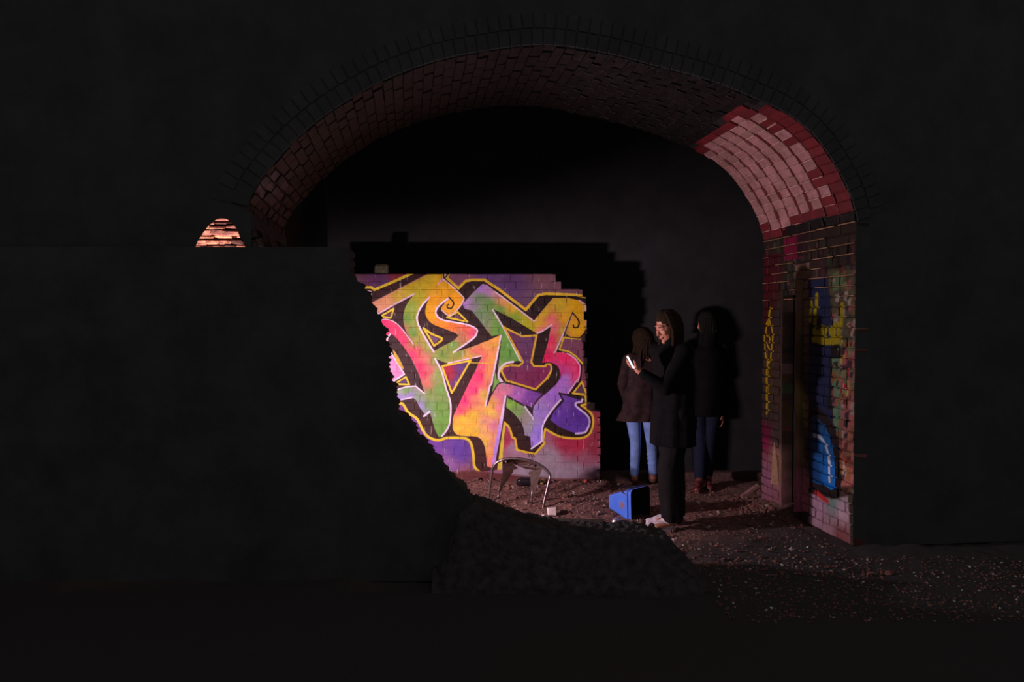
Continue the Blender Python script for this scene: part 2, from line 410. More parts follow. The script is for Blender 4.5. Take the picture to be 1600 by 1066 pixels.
    # second leg: pink into yellow
    L2 = (P(B, (230, 655), (150, 697), (60, 725), (-20, 800), (70, 830), (0, 990)) + P(C, (862, 0), (690, 360)) +
          cat(P(C, (680, 400), (680, 480), (710, 525), (760, 540), (870, 545), (920, 575), (950, 650), (965, 790)), 4) + P(C, (1003, 806), (1028, 790), (1128, 205), (1174, 190)) +
          P(D, (300, 140), (200, 108), (130, 98), (95, 112), (50, 190), (0, 300), (-6, 250)) + P(B, (150, 1066), (190, 860), (215, 740)))
    cv.poly(L2, [(*B(190, 690), (246, 176, 70)), (*B(120, 740), (246, 170, 90)), (*B(60, 830), (240, 120, 100)), (*B(60, 920), (250, 80, 120)), (*B(150, 880), (246, 170, 80)), (*B(60, 1020), (250, 60, 120)), (*B(130, 960), (244, 160, 90)),
                 (*C(900, 40), (250, 60, 120)), (*C(850, 160), (250, 70, 130)), (*C(960, 60), (240, 160, 100)), (*C(940, 200), (230, 190, 80)), (*C(780, 250), (250, 66, 130)), (*C(740, 330), (248, 90, 120)),
                 (*C(860, 240), (240, 140, 110)), (*C(760, 400), (250, 200, 60)), (*C(720, 480), (250, 200, 60)), (*C(850, 380), (246, 200, 60)), (*C(860, 500), (250, 200, 50)), (*C(960, 400), (236, 160, 130)), (*C(1000, 340), (240, 200, 90)),
                 (*C(920, 480), (240, 180, 110)), (*C(1020, 450), (236, 140, 160)), (*C(1000, 600), (240, 150, 130)), (*C(960, 590), (246, 200, 80)), (*C(1000, 740), (250, 130, 120)), (*C(985, 700), (246, 170, 90)), (*C(1060, 300), (240, 130, 150)),
                 (*C(1100, 200), (220, 130, 160)), (*C(1080, 150), (210, 120, 150)), (*D(60, 280), (240, 180, 90)), (*D(120, 200), (236, 120, 140)), (*D(150, 130), (190, 130, 140)), (*D(250, 130), (170, 110, 190)), (*D(30, 330), (246, 196, 70))])
    cv.line(P(B, (215, 740), (230, 660)) , .012, DK)
    cv.line(P(B, (228, 662), (190, 860), (150, 1066)) + P(D, (30, 120), (-8, 290)), .017, WH)
    cv.poly(P(C, (1112, 205), (1140, 205), (1045, 700), (1030, 800), (1000, 800), (1030, 620)), [(*C(1110, 250), (240, 220, 245)), (*C(1040, 600), (200, 150, 240)), (*C(1020, 780), (200, 150, 230))])
    cv.line(P(D, (172, 205), (120, 560), (92, 720)), .010, DK)
    # yellow drips
    cv.line(P(B, (145, 742), (290, 738), (290, 800)), .014, (232, 196, 40), fade=.8); cv.line(P(A, (1040, 830), (1045, 890), (1173, 893)), .014, (230, 190, 50), fade=.8)
    # green stem of the third letter
    cv.poly(P(B, (0, 470), (0, 300), (60, 300), (155, 440), (250, 600), (392, 872), (300, 884), (235, 925), (210, 990), (240, 1062)) + P(D, (110, 60), (135, 98), (92, 112), (45, 195), (75, 0)) + P(B, (195, 1040), (225, 760), (236, 655), (150, 668)),
            [(*B(60, 380), (112, 150, 76)), (*B(150, 520), (116, 156, 76)), (*B(200, 640), (110, 160, 66)), (*B(260, 800), (104, 160, 66)), (*B(320, 860), (104, 156, 70)), (*B(220, 960), (140, 176, 84)), (*D(90, 90), (120, 170, 70))])
    cv.line(P(B, (155, 440), (250, 600), (390, 875)), .016, (222, 210, 214))
    cv.line(cat(P(B, (330, 882), (270, 895), (225, 935), (208, 1000), (240, 1062)) + P(D, (112, 62), (135, 95)), 4), .022, (226, 206, 216))
    # third letter upper M and right curve
    M3 = (P(A, (975, 400)) + P(B, (0, 300), (75, 232), (110, 240), (250, 345), (500, 542), (660, 350), (780, 348), (880, 370), (932, 400), (938, 470), (945, 580), (915, 645), (880, 680), (800, 675), (757, 645), (825, 475), (770, 600), (680, 790)) +
          cat(P(B, (680, 803), (760, 805), (830, 840), (882, 905), (886, 960), (870, 1066)) + P(D, (765, 70), (700, 165), (625, 225)), 4) +
          cat(P(D, (625, 225), (555, 315), (480, 430), (463, 510), (462, 585)), 4) + P(D, (375, 650), (365, 545), (320, 535)) +
          cat(P(D, (320, 535), (300, 450), (240, 365), (165, 300)), 4) + P(D, (172, 222), (320, 297), (385, 385), (388, 290)) +
          cat(P(D, (388, 290), (440, 225), (560, 130), (612, 60), (622, 0)), 4) + cat(P(B, (722, 1000), (705, 925), (640, 888), (570, 890)), 4) +
          P(B, (620, 720), (645, 578), (530, 648), (300, 510), (155, 440), (150, 560), (150, 670)) + P(A, (1173, 615), (1110, 530), (1050, 455), (990, 440)))
    cv.poly(M3, [(*A(1000, 400), (176, 130, 196)), (*A(1060, 430), (140, 130, 140)), (*A(1120, 500), (120, 140, 110)), (*B(60, 270), (170, 124, 200)), (*B(120, 290), (180, 130, 180)), (*B(60, 350), (110, 140, 90)), (*B(130, 400), (104, 150, 70)), (*B(60, 480), (112, 150, 90)),
                 (*B(200, 310), (196, 130, 140)), (*B(240, 390), (220, 150, 90)), (*B(220, 440), (106, 150, 60)), (*B(320, 420), (216, 170, 40)), (*B(340, 520), (130, 156, 40)), (*B(430, 560), (176, 176, 30)), (*B(480, 600), (190, 180, 30)),
                 (*B(540, 560), (214, 170, 40)), (*B(600, 480), (200, 166, 40)), (*B(560, 620), (226, 130, 120)), (*B(640, 520), (226, 110, 110)), (*B(720, 420), (200, 170, 40)), (*B(860, 430), (216, 166, 16)), (*B(860, 620), (222, 170, 20)), (*B(770, 520), (222, 166, 30)),
                 (*B(680, 600), (224, 110, 120)), (*B(740, 620), (190, 160, 50)), (*B(660, 700), (226, 40, 100)), (*B(700, 700), (200, 130, 80)), (*B(610, 840), (216, 30, 90)), (*B(760, 850), (230, 40, 104)), (*B(830, 900), (226, 60, 110)),
                 (*B(740, 960), (200, 60, 130)), (*B(860, 980), (236, 60, 120)), (*B(740, 1040), (170, 110, 200)), (*D(740, 40), (226, 70, 130)), (*D(660, 60), (176, 120, 200)), (*D(650, 150), (170, 120, 200)), (*D(560, 200), (160, 110, 206)),
                 (*D(440, 350), (164, 130, 210)), (*D(420, 500), (160, 130, 226)), (*D(400, 600), (176, 140, 240)), (*D(210, 260), (130, 180, 66)), (*D(260, 330), (130, 166, 90)), (*D(320, 400), (160, 150, 140)), (*D(350, 480), (156, 150, 160))])
    cv.line(P(B, (510, 535), (480, 640)), .001, DK)
    # lower arm, pink to purple
    cv.poly(P(D, (150, 105), (200, 110), (300, 137), (465, 192), (420, 235), (380, 300), (300, 275), (172, 208)), [(*D(180, 150), (200, 120, 150)), (*D(260, 180), (170, 100, 180)), (*D(380, 230), (130, 70, 160)), (*D(440, 200), (120, 66, 156))])
    cv.line(cat(P(D, (45, 195), (90, 118), (130, 97), (200, 107), (300, 135), (480, 190)), 4), .012, (62, 36, 50))
    cv.line(P(D, (172, 208), (300, 277), (382, 330), (388, 290), (440, 225), (520, 160)), .014, (62, 36, 50))
    # vase-like purple blob
    cv.poly(P(D, (625, 188), (720, 222), (797, 240), (792, 258), (745, 262)) + cat(P(D, (745, 285), (840, 370), (860, 430), (830, 500), (760, 525)), 4) + P(D, (690, 500), (600, 460), (525, 400), (570, 325), (638, 242)),
            [(*D(680, 260), (110, 66, 160)), (*D(600, 380), (104, 62, 166)), (*D(750, 380), (90, 48, 146)), (*D(760, 480), (100, 62, 166))])
    cv.line(P(D, (605, 185), (640, 190), (800, 240)), .016, (44, 26, 40))
    cv.line(P(D, (800, 235), (790, 257)) + cat(P(D, (752, 262), (745, 290), (840, 370), (858, 430), (832, 498), (800, 515), (745, 520)), 5), .02, (216, 190, 236))
    cv.line(P(D, (608, 185), (640, 245), (560, 330), (525, 400)), .018, (44, 26, 40))
    cv.line(cat(P(D, (618, 240), (555, 312), (478, 430), (462, 520), (460, 587)), 4) + P(D, (375, 645)), .018, (236, 214, 246))
    cv.line(P(D, (320, 295), (385, 385), (388, 400)), .016, (220, 210, 226))
    # highlights of the M
    cv.line(P(B, (180, 300), (250, 350), (500, 542), (520, 535)), .014, (226, 190, 196))
    cv.line(P(B, (530, 645), (575, 625), (648, 576)), .018, (226, 180, 196))
    cv.line(P(B, (825, 475), (770, 600), (680, 800), (672, 803)), .016, (226, 186, 200))
    cv.line(P(B, (880, 372), (930, 405), (936, 475), (945, 580)), .016, (226, 180, 200))
    cv.line(cat(P(B, (780, 812), (840, 850), (883, 910), (886, 965), (868, 1050)) + P(D, (760, 70), (680, 185)), 4), .014, (230, 170, 196))
    cv.line(P(B, (885, 685), (800, 677), (757, 645), (825, 470)), .010, (40, 26, 26))
    cv.line(cat(P(B, (830, 480), (878, 545), (870, 590), (838, 596), (830, 575)), 5), .013, (30, 20, 18))
    # heart-like window in the middle
    hw = P(B, (255, 595), (405, 670), (525, 662), (480, 885), (502, 917), (600, 920)) + cat(P(B, (600, 905), (640, 905), (645, 960), (600, 1030)), 3) + P(D, (520, 45), (410, 152), (165, 78)) + cat(P(D, (165, 78), (125, 0)) + P(B, (232, 960), (250, 925), (310, 910)), 3) + P(B, (380, 915), (412, 885))
    cv.poly(hw, [(*B(330, 680), (110, 56, 86)), (*B(450, 720), (100, 60, 96)), (*B(430, 850), (100, 50, 90)), (*B(300, 980), (110, 40, 80)), (*B(560, 980), (130, 40, 84)), (*D(350, 80), (120, 40, 76)), (*D(250, 40), (130, 46, 86))])
    cv.line(hw, .020, (216, 172, 48), closed=True)
    # scribbled marks near the bottom and old pale spots
    for k in range(3): cv.line([(825 + k * 4, 708 + k), (827 + k * 4, 714)], .008, (60, 40, 60))
    # bare dark edge at the right hand side
    cv.poly([(917, 470), (917, 520), (911, 530), (912, 570), (916, 600), (917, 640), (940, 645), (945, 400), (930, 400)], (44, 30, 28), soft=5)
    # bare brick along the foot
    cv.poly([(690, 738), (740, 735), (800, 742), (870, 748), (950, 748), (950, 800), (690, 800)], (104, 52, 50), soft=9)
    return cv

def paint_jamb():
    cv = Canvas(5.5, 7.4, -.05, 2.6, 260, jamb, (62, 48, 40))
    rnd = random.Random(3)
    for k in range(420):                                # layers of old faded tags
        px = rnd.uniform(1185, 1340); py = rnd.uniform(370, 860)
        c = rnd.choice([(90, 70, 58), (52, 40, 34), (110, 84, 76), (40, 36, 44), (80, 60, 34), (100, 50, 50), (64, 74, 50), (36, 30, 28)])
        h = rnd.uniform(6, 40); ww = rnd.uniform(1, 5)
        cv.poly([(px, py), (px + ww, py - 1), (px + ww, py + h), (px, py + h)], c, soft=3)
    cv.poly([(1224, 372), (1253, 366), (1254, 403), (1226, 408)], (150, 26, 66), soft=4)
    cv.poly([(1244, 370), (1262, 366), (1262, 400), (1246, 402)], (60, 30, 36), soft=4)
    cv.poly([(1262, 440), (1292, 430), (1300, 520), (1300, 690), (1268, 700), (1262, 560)], (34, 44, 84), soft=6)
    cv.poly([(1292, 640), (1300, 520), (1296, 430), (1306, 430), (1310, 560), (1302, 640)], (28, 22, 26), soft=3)
    cv.poly([(1294, 425), (1336, 410), (1338, 520), (1318, 560), (1300, 500)], (100, 96, 70), soft=6)
    cv.poly([(1300, 430), (1318, 420), (1318, 450), (1302, 455)], (112, 140, 90), soft=3)
    cv.poly([(1300, 560), (1318, 560), (1314, 690), (1302, 660)], (120, 160, 120), soft=4)
    cv.poly([(1314, 540), (1338, 530), (1336, 760), (1314, 760)], (196, 120, 110), soft=6)
    for k in range(16):
        x = rnd.uniform(1312, 1332); y = rnd.uniform(530, 740)
        cv.line([(x, y), (x + rnd.uniform(-3, 3), y + rnd.uniform(12, 40))], .03, rnd.choice([(200, 40, 50), (220, 120, 40), (190, 60, 60), (226, 190, 180), (220, 200, 80)]))
    for k in range(150):
        x = rnd.uniform(1298, 1336); y = rnd.uniform(415, 770); q_ = rnd.uniform(3, 9); h = rnd.uniform(4, 15)
        cv.poly([(x, y), (x + q_, y - 2), (x + q_ - 2, y + h), (x - 1, y + h - 2)], rnd.choice([(150, 150, 100), (170, 100, 90), (60, 44, 40), (190, 170, 150), (120, 60, 50), (110, 130, 90), (160, 110, 60), (70, 50, 60)]), soft=4)
    YL = (190, 172, 18)
    for pts in ([(1276, 462), (1274, 500), (1272, 530)], [(1315, 477), (1314, 505)], [(1267, 474), (1266, 500)], [(1278, 520), (1285, 528), (1290, 516)], [(1284, 512), (1286, 534)], [(1297, 514), (1299, 532)],
                [(1303, 510), (1302, 534)], [(1309, 508), (1311, 530)], [(1272, 530), (1290, 534), (1312, 532)]):
        cv.line(cat(pts, 4) if len(pts) > 2 else pts, .055, YL, soft=4)
    # big blue drop
    cv.poly(cat([(1266, 640), (1288, 646), (1303, 668), (1311, 705), (1313, 775), (1296, 778), (1262, 765)], 4, True), (36, 24, 26))
    cv.poly(cat([(1268, 655), (1284, 660), (1297, 685), (1304, 720), (1304, 764), (1288, 758), (1266, 745)], 4, True), [(1270, 660, (30, 70, 110)), (1290, 700, (24, 110, 190)), (1298, 755, (24, 120, 210)), (1270, 740, (20, 60, 110))])
    cv.line(cat([(1272, 680), (1285, 687), (1294, 712), (1297, 752)], 5), .032, (220, 226, 240))
    cv.poly([(1264, 770), (1300, 780), (1326, 775), (1330, 870), (1262, 840)], [(1280, 790, (180, 140, 160)), (1315, 800, (200, 168, 180)), (1290, 830, (170, 130, 140)), (1315, 840, (140, 80, 80)), (1300, 780, (120, 150, 140))], soft=5)
    cv.line([(1275, 770), (1292, 784)], .04, (190, 50, 50), soft=3)
    # end strip with the yellow oval
    cv.poly([(1185, 400), (1222, 395), (1222, 800), (1185, 790)], [(1195, 450, (96, 16, 30)), (1200, 480, (84, 24, 24)), (1215, 500, (70, 56, 50)), (1200, 600, (90, 64, 40)), (1195, 680, (130, 24, 62)), (1200, 740, (150, 96, 116)), (1200, 640, (70, 56, 46)), (1215, 680, (80, 64, 56)), (1212, 720, (150, 110, 90)), (1215, 600, (80, 60, 46))], soft=3)
    cv.line(cat([(1202, 500), (1207, 525), (1204, 560), (1200, 566), (1196, 550), (1196, 520)], 5, True), .026, (230, 190, 20), closed=True)
    cv.line([(1203, 484), (1201, 505)], .05, (220, 180, 20)); cv.line([(1199, 566), (1199, 645)], .045, (200, 170, 30), soft=3)
    cv.line(cat([(1199, 524), (1203, 530), (1199, 538), (1203, 546)], 4), .022, (230, 190, 20)); 
    cv.a *= np.where(np.arange(cv.Hd)[:, None, None] / cv.res > .62, .72, .92)
    # rendered post beside the slot
    cv.poly([(1242, 415), (1264, 410), (1264, 800), (1240, 800)], [(1250, 450, (116, 92, 76)), (1250, 620, (130, 116, 60)), (1250, 700, (140, 110, 80)), (1248, 760, (170, 100, 120)), (1261, 600, (44, 34, 32)), (1261, 700, (40, 30, 28))], soft=2)
    return cv

# ------------------------------------------------------------------ bricks
def brick_mesh(name, l, d, h, bev=.004, jit=.0025, rnd=None):
    rnd = rnd or random
    bm = bmesh.new(); bmesh.ops.create_cube(bm, size=1)
    for v in bm.verts:
        v.co = Vector((v.co.x * l, v.co.y * d, v.co.z * h)) + Vector([rnd.uniform(-jit, jit) for _ in range(3)])
    bmesh.ops.bevel(bm, geom=list(bm.edges), offset=bev, segments=1, affect='EDGES')
    return bm_mesh(bm, name)
_cache = {}
def brick_of(kind, l, d, h, mat, n=4, bev=.004, jit=.0025):
    key = (kind, round(l, 3), round(d, 3), round(h, 3), mat.name)
    if key not in _cache:
        L = []
        for i in range(n):
            me = brick_mesh('brick', l, d, h, bev, jit); me.materials.append(mat); L.append(me)
        _cache[key] = L
    return random.choice(_cache[key])
def place(me, parent, M4, name='brick'):
    o = bpy.data.objects.new(name, me); COL.objects.link(o); o.parent = parent; o.matrix_local = M4
    return o

# ------------------------------------------------------------------ floor: bare earth with kerb beyond
def axis(a, b, s0, s1, step):
    L = [a]
    x = s0
    k = []
    while x <= s1 + 1e-6: k.append(x); x += step
    pre = [a + (s0 - a) * i / 6 for i in range(6)]; post = [s1 + (b - s1) * (i + 1) / 6 for i in range(6)]
    return pre + k + post
xs = axis(-9, 9, -1.4, 4.0, .03); ys = axis(-2, 16, 4.8, 9.0, .03)
def floor_h(x, y):
    n1 = noise.noise(Vector((x * 1.1, y * 1.1, 3.1))) * .035
    n2 = noise.noise(Vector((x * 6, y * 6, 1.7))) * .016
    n3 = noise.noise(Vector((x * 22, y * 22, 9.7))) * .008
    e = max(0.0, min(1, (y - 4.6) / .6)) * max(0.0, min(1, (9.2 - y) / .4)) * max(0, min(1, (4.2 - x) / .6)) * max(0, min(1, (x + 1.6) / .4))
    h = (n1 + n2 + n3) * e
    h += .055 * math.exp(-((y - 8.2) / .22) ** 2) * (1 if x < .95 else 0) * e      # earth banked up against the painted wall
    d = (x - 2.55) ** 2 / .12 + (y - 7.25) ** 2 / .10
    h += .10 * math.exp(-d) * e
    return h
fv = [(x, y, floor_h(x, y)) for y in ys for x in xs]
nx = len(xs)
ff = [(j * nx + i, j * nx + i + 1, (j + 1) * nx + i + 1, (j + 1) * nx + i) for j in range(len(ys) - 1) for i in range(nx - 1)]
fm = NT('trodden_earth'); p_ = fm.geo()
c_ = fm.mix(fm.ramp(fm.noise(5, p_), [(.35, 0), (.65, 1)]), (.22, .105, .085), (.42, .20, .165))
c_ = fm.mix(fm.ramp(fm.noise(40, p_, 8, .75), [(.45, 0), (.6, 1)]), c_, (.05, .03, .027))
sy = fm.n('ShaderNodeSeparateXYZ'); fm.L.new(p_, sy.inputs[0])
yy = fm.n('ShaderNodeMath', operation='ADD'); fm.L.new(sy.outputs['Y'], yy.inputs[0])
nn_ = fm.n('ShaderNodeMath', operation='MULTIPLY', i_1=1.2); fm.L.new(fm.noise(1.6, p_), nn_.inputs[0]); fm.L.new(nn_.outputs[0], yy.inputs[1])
xo = fm.n('ShaderNodeMapRange', i_1=.9, i_2=2.4, i_3=0.0, i_4=-1.35); fm.L.new(sy.outputs['X'], xo.inputs[0])     # the painted darkness reaches farther in on the right
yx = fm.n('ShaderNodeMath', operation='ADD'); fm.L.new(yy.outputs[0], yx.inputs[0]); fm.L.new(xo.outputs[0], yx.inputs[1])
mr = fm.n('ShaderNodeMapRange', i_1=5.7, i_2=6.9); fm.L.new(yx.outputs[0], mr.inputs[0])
c_ = fm.mix(mr.outputs[0], fm.mix(fm.noise(30, p_), (.038, .033, .032), (.060, .051, .050)), c_)      # unlit ground painted dark outside, lamp-lit floor painted lighter under the arch
fm.bump(fm.noise(85, p_, 8, .75), .9, .012)
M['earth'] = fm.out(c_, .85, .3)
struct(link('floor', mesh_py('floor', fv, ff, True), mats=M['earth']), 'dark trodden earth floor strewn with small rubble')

# ------------------------------------------------------------------ the arch: profile in (u, z)
PR = [(-.98, 0), (-.98, 1.2), (-.98, 2.16), (-1.04, 2.40), (-.87, 2.68), (-.58, 2.97), (-.2, 3.22), (.15, 3.37), (.5, 3.46), (.9, 3.52), (1.3, 3.49), (1.7, 3.41), (2.1, 3.32),
      (2.45, 3.20), (2.68, 3.10), (2.88, 2.95), (3.04, 2.74), (3.14, 2.56), (3.2, 2.38), (3.2, 1.2), (3.2, 0)]
V0, V1 = 5.65, 7.23
mid = cat(PR[2:19], 6)
def resample(poly, step):
    out = []; acc = 0.0; nxt = 0.0
    for a, b in zip(poly[:-1], poly[1:]):
        a, b = Vector(a), Vector(b); L = (b - a).length
        while nxt <= acc + L:
            t = (nxt - acc) / L; pnt = a.lerp(b, t); out.append((pnt, (b - a).normalized())); nxt += step
        acc += L
    return out
BACK = .115                                         # facing brick layer thickness
def offset(poly, d):
    out = []
    for i, p in enumerate(poly):
        a = Vector(poly[max(i - 1, 0)]); b = Vector(poly[min(i + 1, len(poly) - 1)]); t = (b - a).normalized()
        out.append((p[0] - t.y * d, p[1] + t.x * d))
    return out
prof = [(-.98, 0)] + mid + [(3.2, 0)]
back = offset(prof, BACK)
back[0] = (-.98 - BACK, 0); back[-1] = (3.2 + BACK, 0)
# solid masonry block with the arch cut through and the small arched opening at the left
hole = cat([(-1.385, 2.10), (-1.35, 2.18), (-1.285, 2.27), (-1.215, 2.315), (-1.15, 2.29), (-1.085, 2.20), (-1.045, 2.10)], 4)
hole = [(-1.40, 1.1)] + hole + [(-1.035, 1.1)]
# keep a little masonry between facing layer and the hole
back = [(max(u, -1.02) if (u < 0 and z < 2.35) else u, z) for u, z in back]
outer = [(-8, 0)] + back + [(9, 0), (9, 7.5), (-8, 7.5)]
lo = [Vector((u, z, 0)) for u, z in outer]; lh = [Vector((u, z, 0)) for u, z in hole]
hc = -1.21                                                   # the opening splays wider and drifts left towards its inner mouth
lb = [Vector((-1.55 + (p.x - hc) * (1.7 if p.x < hc else 2.3), .9 + (p.y - 1.1) * 1.75 if p.y > 1.2 else .9, 0)) for p in lh]
tris = tessellate_polygon([lo, lh]); trib = tessellate_polygon([lo, lb])
allp = lo + lh; N = len(allp)
vs = [(p.x, V0, p.y) for p in allp] + [(p.x, V1, p.y) for p in lo + lb]
fs = [tuple(t) for t in tris] + [tuple(i + N for i in t[::-1]) for t in trib]
n0 = len(lo)
for i in range(n0): j = (i + 1) % n0; fs.append((i, j, j + N, i + N))
for i in range(len(lh)): a = n0 + i; b = n0 + (i + 1) % len(lh); fs.append((a, a + N, b + N, b))
wf = struct(link('wall_front', mesh_py('wall_front', vs, fs), mats=M['front']), 'sooty black brick wall pierced by the wide arch')
wf.rotation_euler = (0, 0, TH)

# two rings of header bricks round the mouth of the arch
ring = struct(empty('trim_1', (0, 0, 0), TH), 'two dark rings of header bricks around the mouth of the arch')
for kk, off in enumerate((0.055, .168)):
    pr = offset(mid, off)
    for p, t in resample(pr, .0765 + .002 * kk):
        if p.x < -.80 and p.y < 2.52: continue                 # knocked away above the small opening
        me = brick_of('ring', .104, .016, .067, M['front'], bev=.003, jit=.0015)
        n_ = Vector((-t.y, t.x))
        X_ = Vector((n_.x, 0, n_.y)); Z_ = Vector((t.x, 0, t.y)); Y_ = Z_.cross(X_)
        m4 = Matrix((X_, Y_, Z_)).transposed().to_4x4(); m4.translation = Vector((p.x, V0 - .0015 - random.uniform(0, .003), p.y))
        place(me, ring, m4)

band = []
ia, ib = offset(mid, -.002), offset(mid, .228)
nb_ = len(mid); keep = [i for i in range(nb_) if not (ia[i][0] < -.74 and ia[i][1] < 2.36)]
vs = [(ia[i][0], V0 - .0035, ia[i][1]) for i in keep] + [(ib[i][0], V0 - .0035, ib[i][1]) for i in keep]; n = len(keep)
link('mortar_band', mesh_py('mortar_band', vs, [(i, i + 1, n + i + 1, n + i) for i in range(n - 1)]), ring, M['front'])

# soffit of the arch, brick by brick
patch = [(1083, 240), (1098, 222), (1125, 200), (1140, 178), (1152, 166), (1172, 178), (1203, 163), (1216, 176), (1238, 172), (1262, 188), (1292, 222), (1310, 262), (1326, 300), (1336, 330), (1262, 345), (1196, 374), (1192, 366)]
def in_poly(pt, poly):
    c = False; n = len(poly)
    for i in range(n):
        a, b = poly[i], poly[(i + 1) % n]
        if (a[1] > pt[1]) != (b[1] > pt[1]) and pt[0] < (b[0] - a[0]) * (pt[1] - a[1]) / (b[1] - a[1]) + a[0]: c = not c
    return c
def edge_d(pt, poly):
    best = 1e9
    for i in range(len(poly)):
        a = Vector(poly[i]); b = Vector(poly[(i + 1) % len(poly)]); d = b - a
        t = max(0, min(1, (Vector(pt) - a).dot(d) / d.length_squared)); best = min(best, (Vector(pt) - a - d * t).length)
    return best
sof = struct(empty('ceiling', (0, 0, 0), TH), 'brick soffit of the wide arch, painted red and pink at its right haunch')
smp = resample(mid, .076)
# mortar bed behind the soffit bricks
bed = resample(offset(mid, .012), .05); nv = 33
bv, bf = [], []
for p, t in bed:
    for k in range(nv): bv.append((p.x, V0 + .004 + (V1 - V0 - .008) * k / (nv - 1), p.y))
for i in range(len(bed) - 1):
    for k in range(nv - 1): bf.append((i * nv + k, (i + 1) * nv + k, (i + 1) * nv + k + 1, i * nv + k + 1))
bme = mesh_py('mortar_bed', bv, bf, True)
bo = link('mortar_bed', bme, sof, [M['soot_mortar'], M['red_mortar']])
mi = []
for pl in bme.polygons:
    c = pl.center; q = proj(W(c.x, c.y, c.z)); mi.append(1 if in_poly(q, patch) else 0)
bme.polygons.foreach_set('material_index', mi)
cells = []
for r, (p, t) in enumerate(smp):
    n_ = Vector((-t.y, t.x))
    k = 0; v = V0 + .01 - (.113 if r % 2 else 0)
    while v < V1:
        va, vb = max(v, V0 + .004), min(v + .2157, V1 - .004)
        v += .2257
        if vb - va < .05: continue
        c = (p.x, (va + vb) / 2, p.y); q = proj(W(*c))
        cells.append([r, p, t, n_, va, vb, q, k]); k += 1
# inside the painted patch the columns line up: rebuild those cells on a stacked grid
pc = []
for r, (p, t) in enumerate(smp):
    n_ = Vector((-t.y, t.x))
    for k in range(8):
        va = V0 + .004 + k * .1972; vb = va + .1972
        q = proj(W(p.x, (va + vb) / 2, p.y))
        if in_poly(q, patch): pc.append([r, p, t, n_, va, vb, q, k])
pc_rows = {}
for c in pc: pc_rows.setdefault(c[0], []).append((c[4], c[5]))
def free(c):
    for a, b in pc_rows.get(c[0], []):
        if c[4] < b - .02 and c[5] > a + .02: return False
    return True
rest = [c for c in cells if free(c)]
def soffit_place(c, me, jitter):
    r, p, t, n_, va, vb, q, k = c
    Z_ = Vector((t.x, 0, t.y)); X_ = Vector((0, 1, 0)); Y_ = Z_.cross(X_)       # x along the barrel, z along the curve, y radial
    m4 = Matrix((X_, Y_, Z_)).transposed().to_4x4()
    out = jitter
    m4.translation = Vector((p.x, (va + vb) / 2, p.y)) + Vector((n_.x, 0, n_.y)) * (.05 - out)
    place(me, sof, m4)
rr = sorted(set(c[0] for c in pc)); rmax = max(rr)
for c in pc:
    k = c[7]; d = edge_d(c[6], patch)
    top = d < 11
    red = top or k == 0 or (k == 1 and random.random() < .35) or c[0] >= rmax - 0
    if c[0] == rmax - 1 and k < 3: red = True
    gap = .008 if red else .028
    L = round(c[5] - c[4] - gap - (random.choice([0, .015, .03]) if not red else 0), 3)
    me = brick_of('sof', L, .10, .071 if red else .0715, M['red_brick'] if red else M['pink_brick'], bev=.004, jit=.004)
    soffit_place(c, me, random.uniform(-.002, .006))
bm = bmesh.new()
for c in pc:
    if edge_d(c[6], patch) < 9 or c[7] == 0: continue
    r, p, t, n_, va, vb, q, k = c
    Z_ = Vector((t.x, 0, t.y)); X_ = Vector((0, 1, 0)); Y_ = Z_.cross(X_); Rm = Matrix((X_, Y_, Z_)).transposed()
    add_box(bm, Vector((p.x, (va + vb) / 2, p.y)) + Z_ * .038 + Vector((n_.x, 0, n_.y)) * .001, (vb - va - random.uniform(.03, .06), .012, .005), Rm, jit=.0015)
ml = link('mortar_line', bm_mesh(bm, 'mortar_line'), sof, simple('pale_mortar', (.55, .34, .28), .8, .2, scale=60)); ml['kind'] = 'stuff'
# the remaining soffit bricks: the nearest 190 singly, the rest joined
def key(c): return -edge_d(c[6], patch) if False else (c[6][0] - 1150) ** 2 + (c[6][1] - 230) ** 2
left = [c for c in rest if c[6][0] < 520]
right = sorted([c for c in rest if c[6][0] >= 520], key=key)
left = sorted(left, key=lambda c: (c[6][0] - 410) ** 2 + (c[6][1] - 330) ** 2)
single = left[:50] + right[:130]; joined = left[50:] + right[130:]
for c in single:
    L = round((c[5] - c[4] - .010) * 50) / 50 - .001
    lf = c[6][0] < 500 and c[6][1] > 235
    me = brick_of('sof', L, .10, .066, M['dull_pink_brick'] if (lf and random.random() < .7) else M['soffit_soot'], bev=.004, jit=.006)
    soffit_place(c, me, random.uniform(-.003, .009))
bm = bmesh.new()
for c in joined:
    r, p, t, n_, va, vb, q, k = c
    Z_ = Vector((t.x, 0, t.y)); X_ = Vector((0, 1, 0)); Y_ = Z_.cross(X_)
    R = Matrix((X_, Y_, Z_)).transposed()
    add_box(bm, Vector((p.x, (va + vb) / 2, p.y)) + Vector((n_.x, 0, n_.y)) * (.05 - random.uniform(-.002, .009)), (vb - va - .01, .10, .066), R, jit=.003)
jo = link('brickwork', bm_mesh(bm, 'brickwork'), sof, M['soffit_soot']); jo['kind'] = 'stuff'

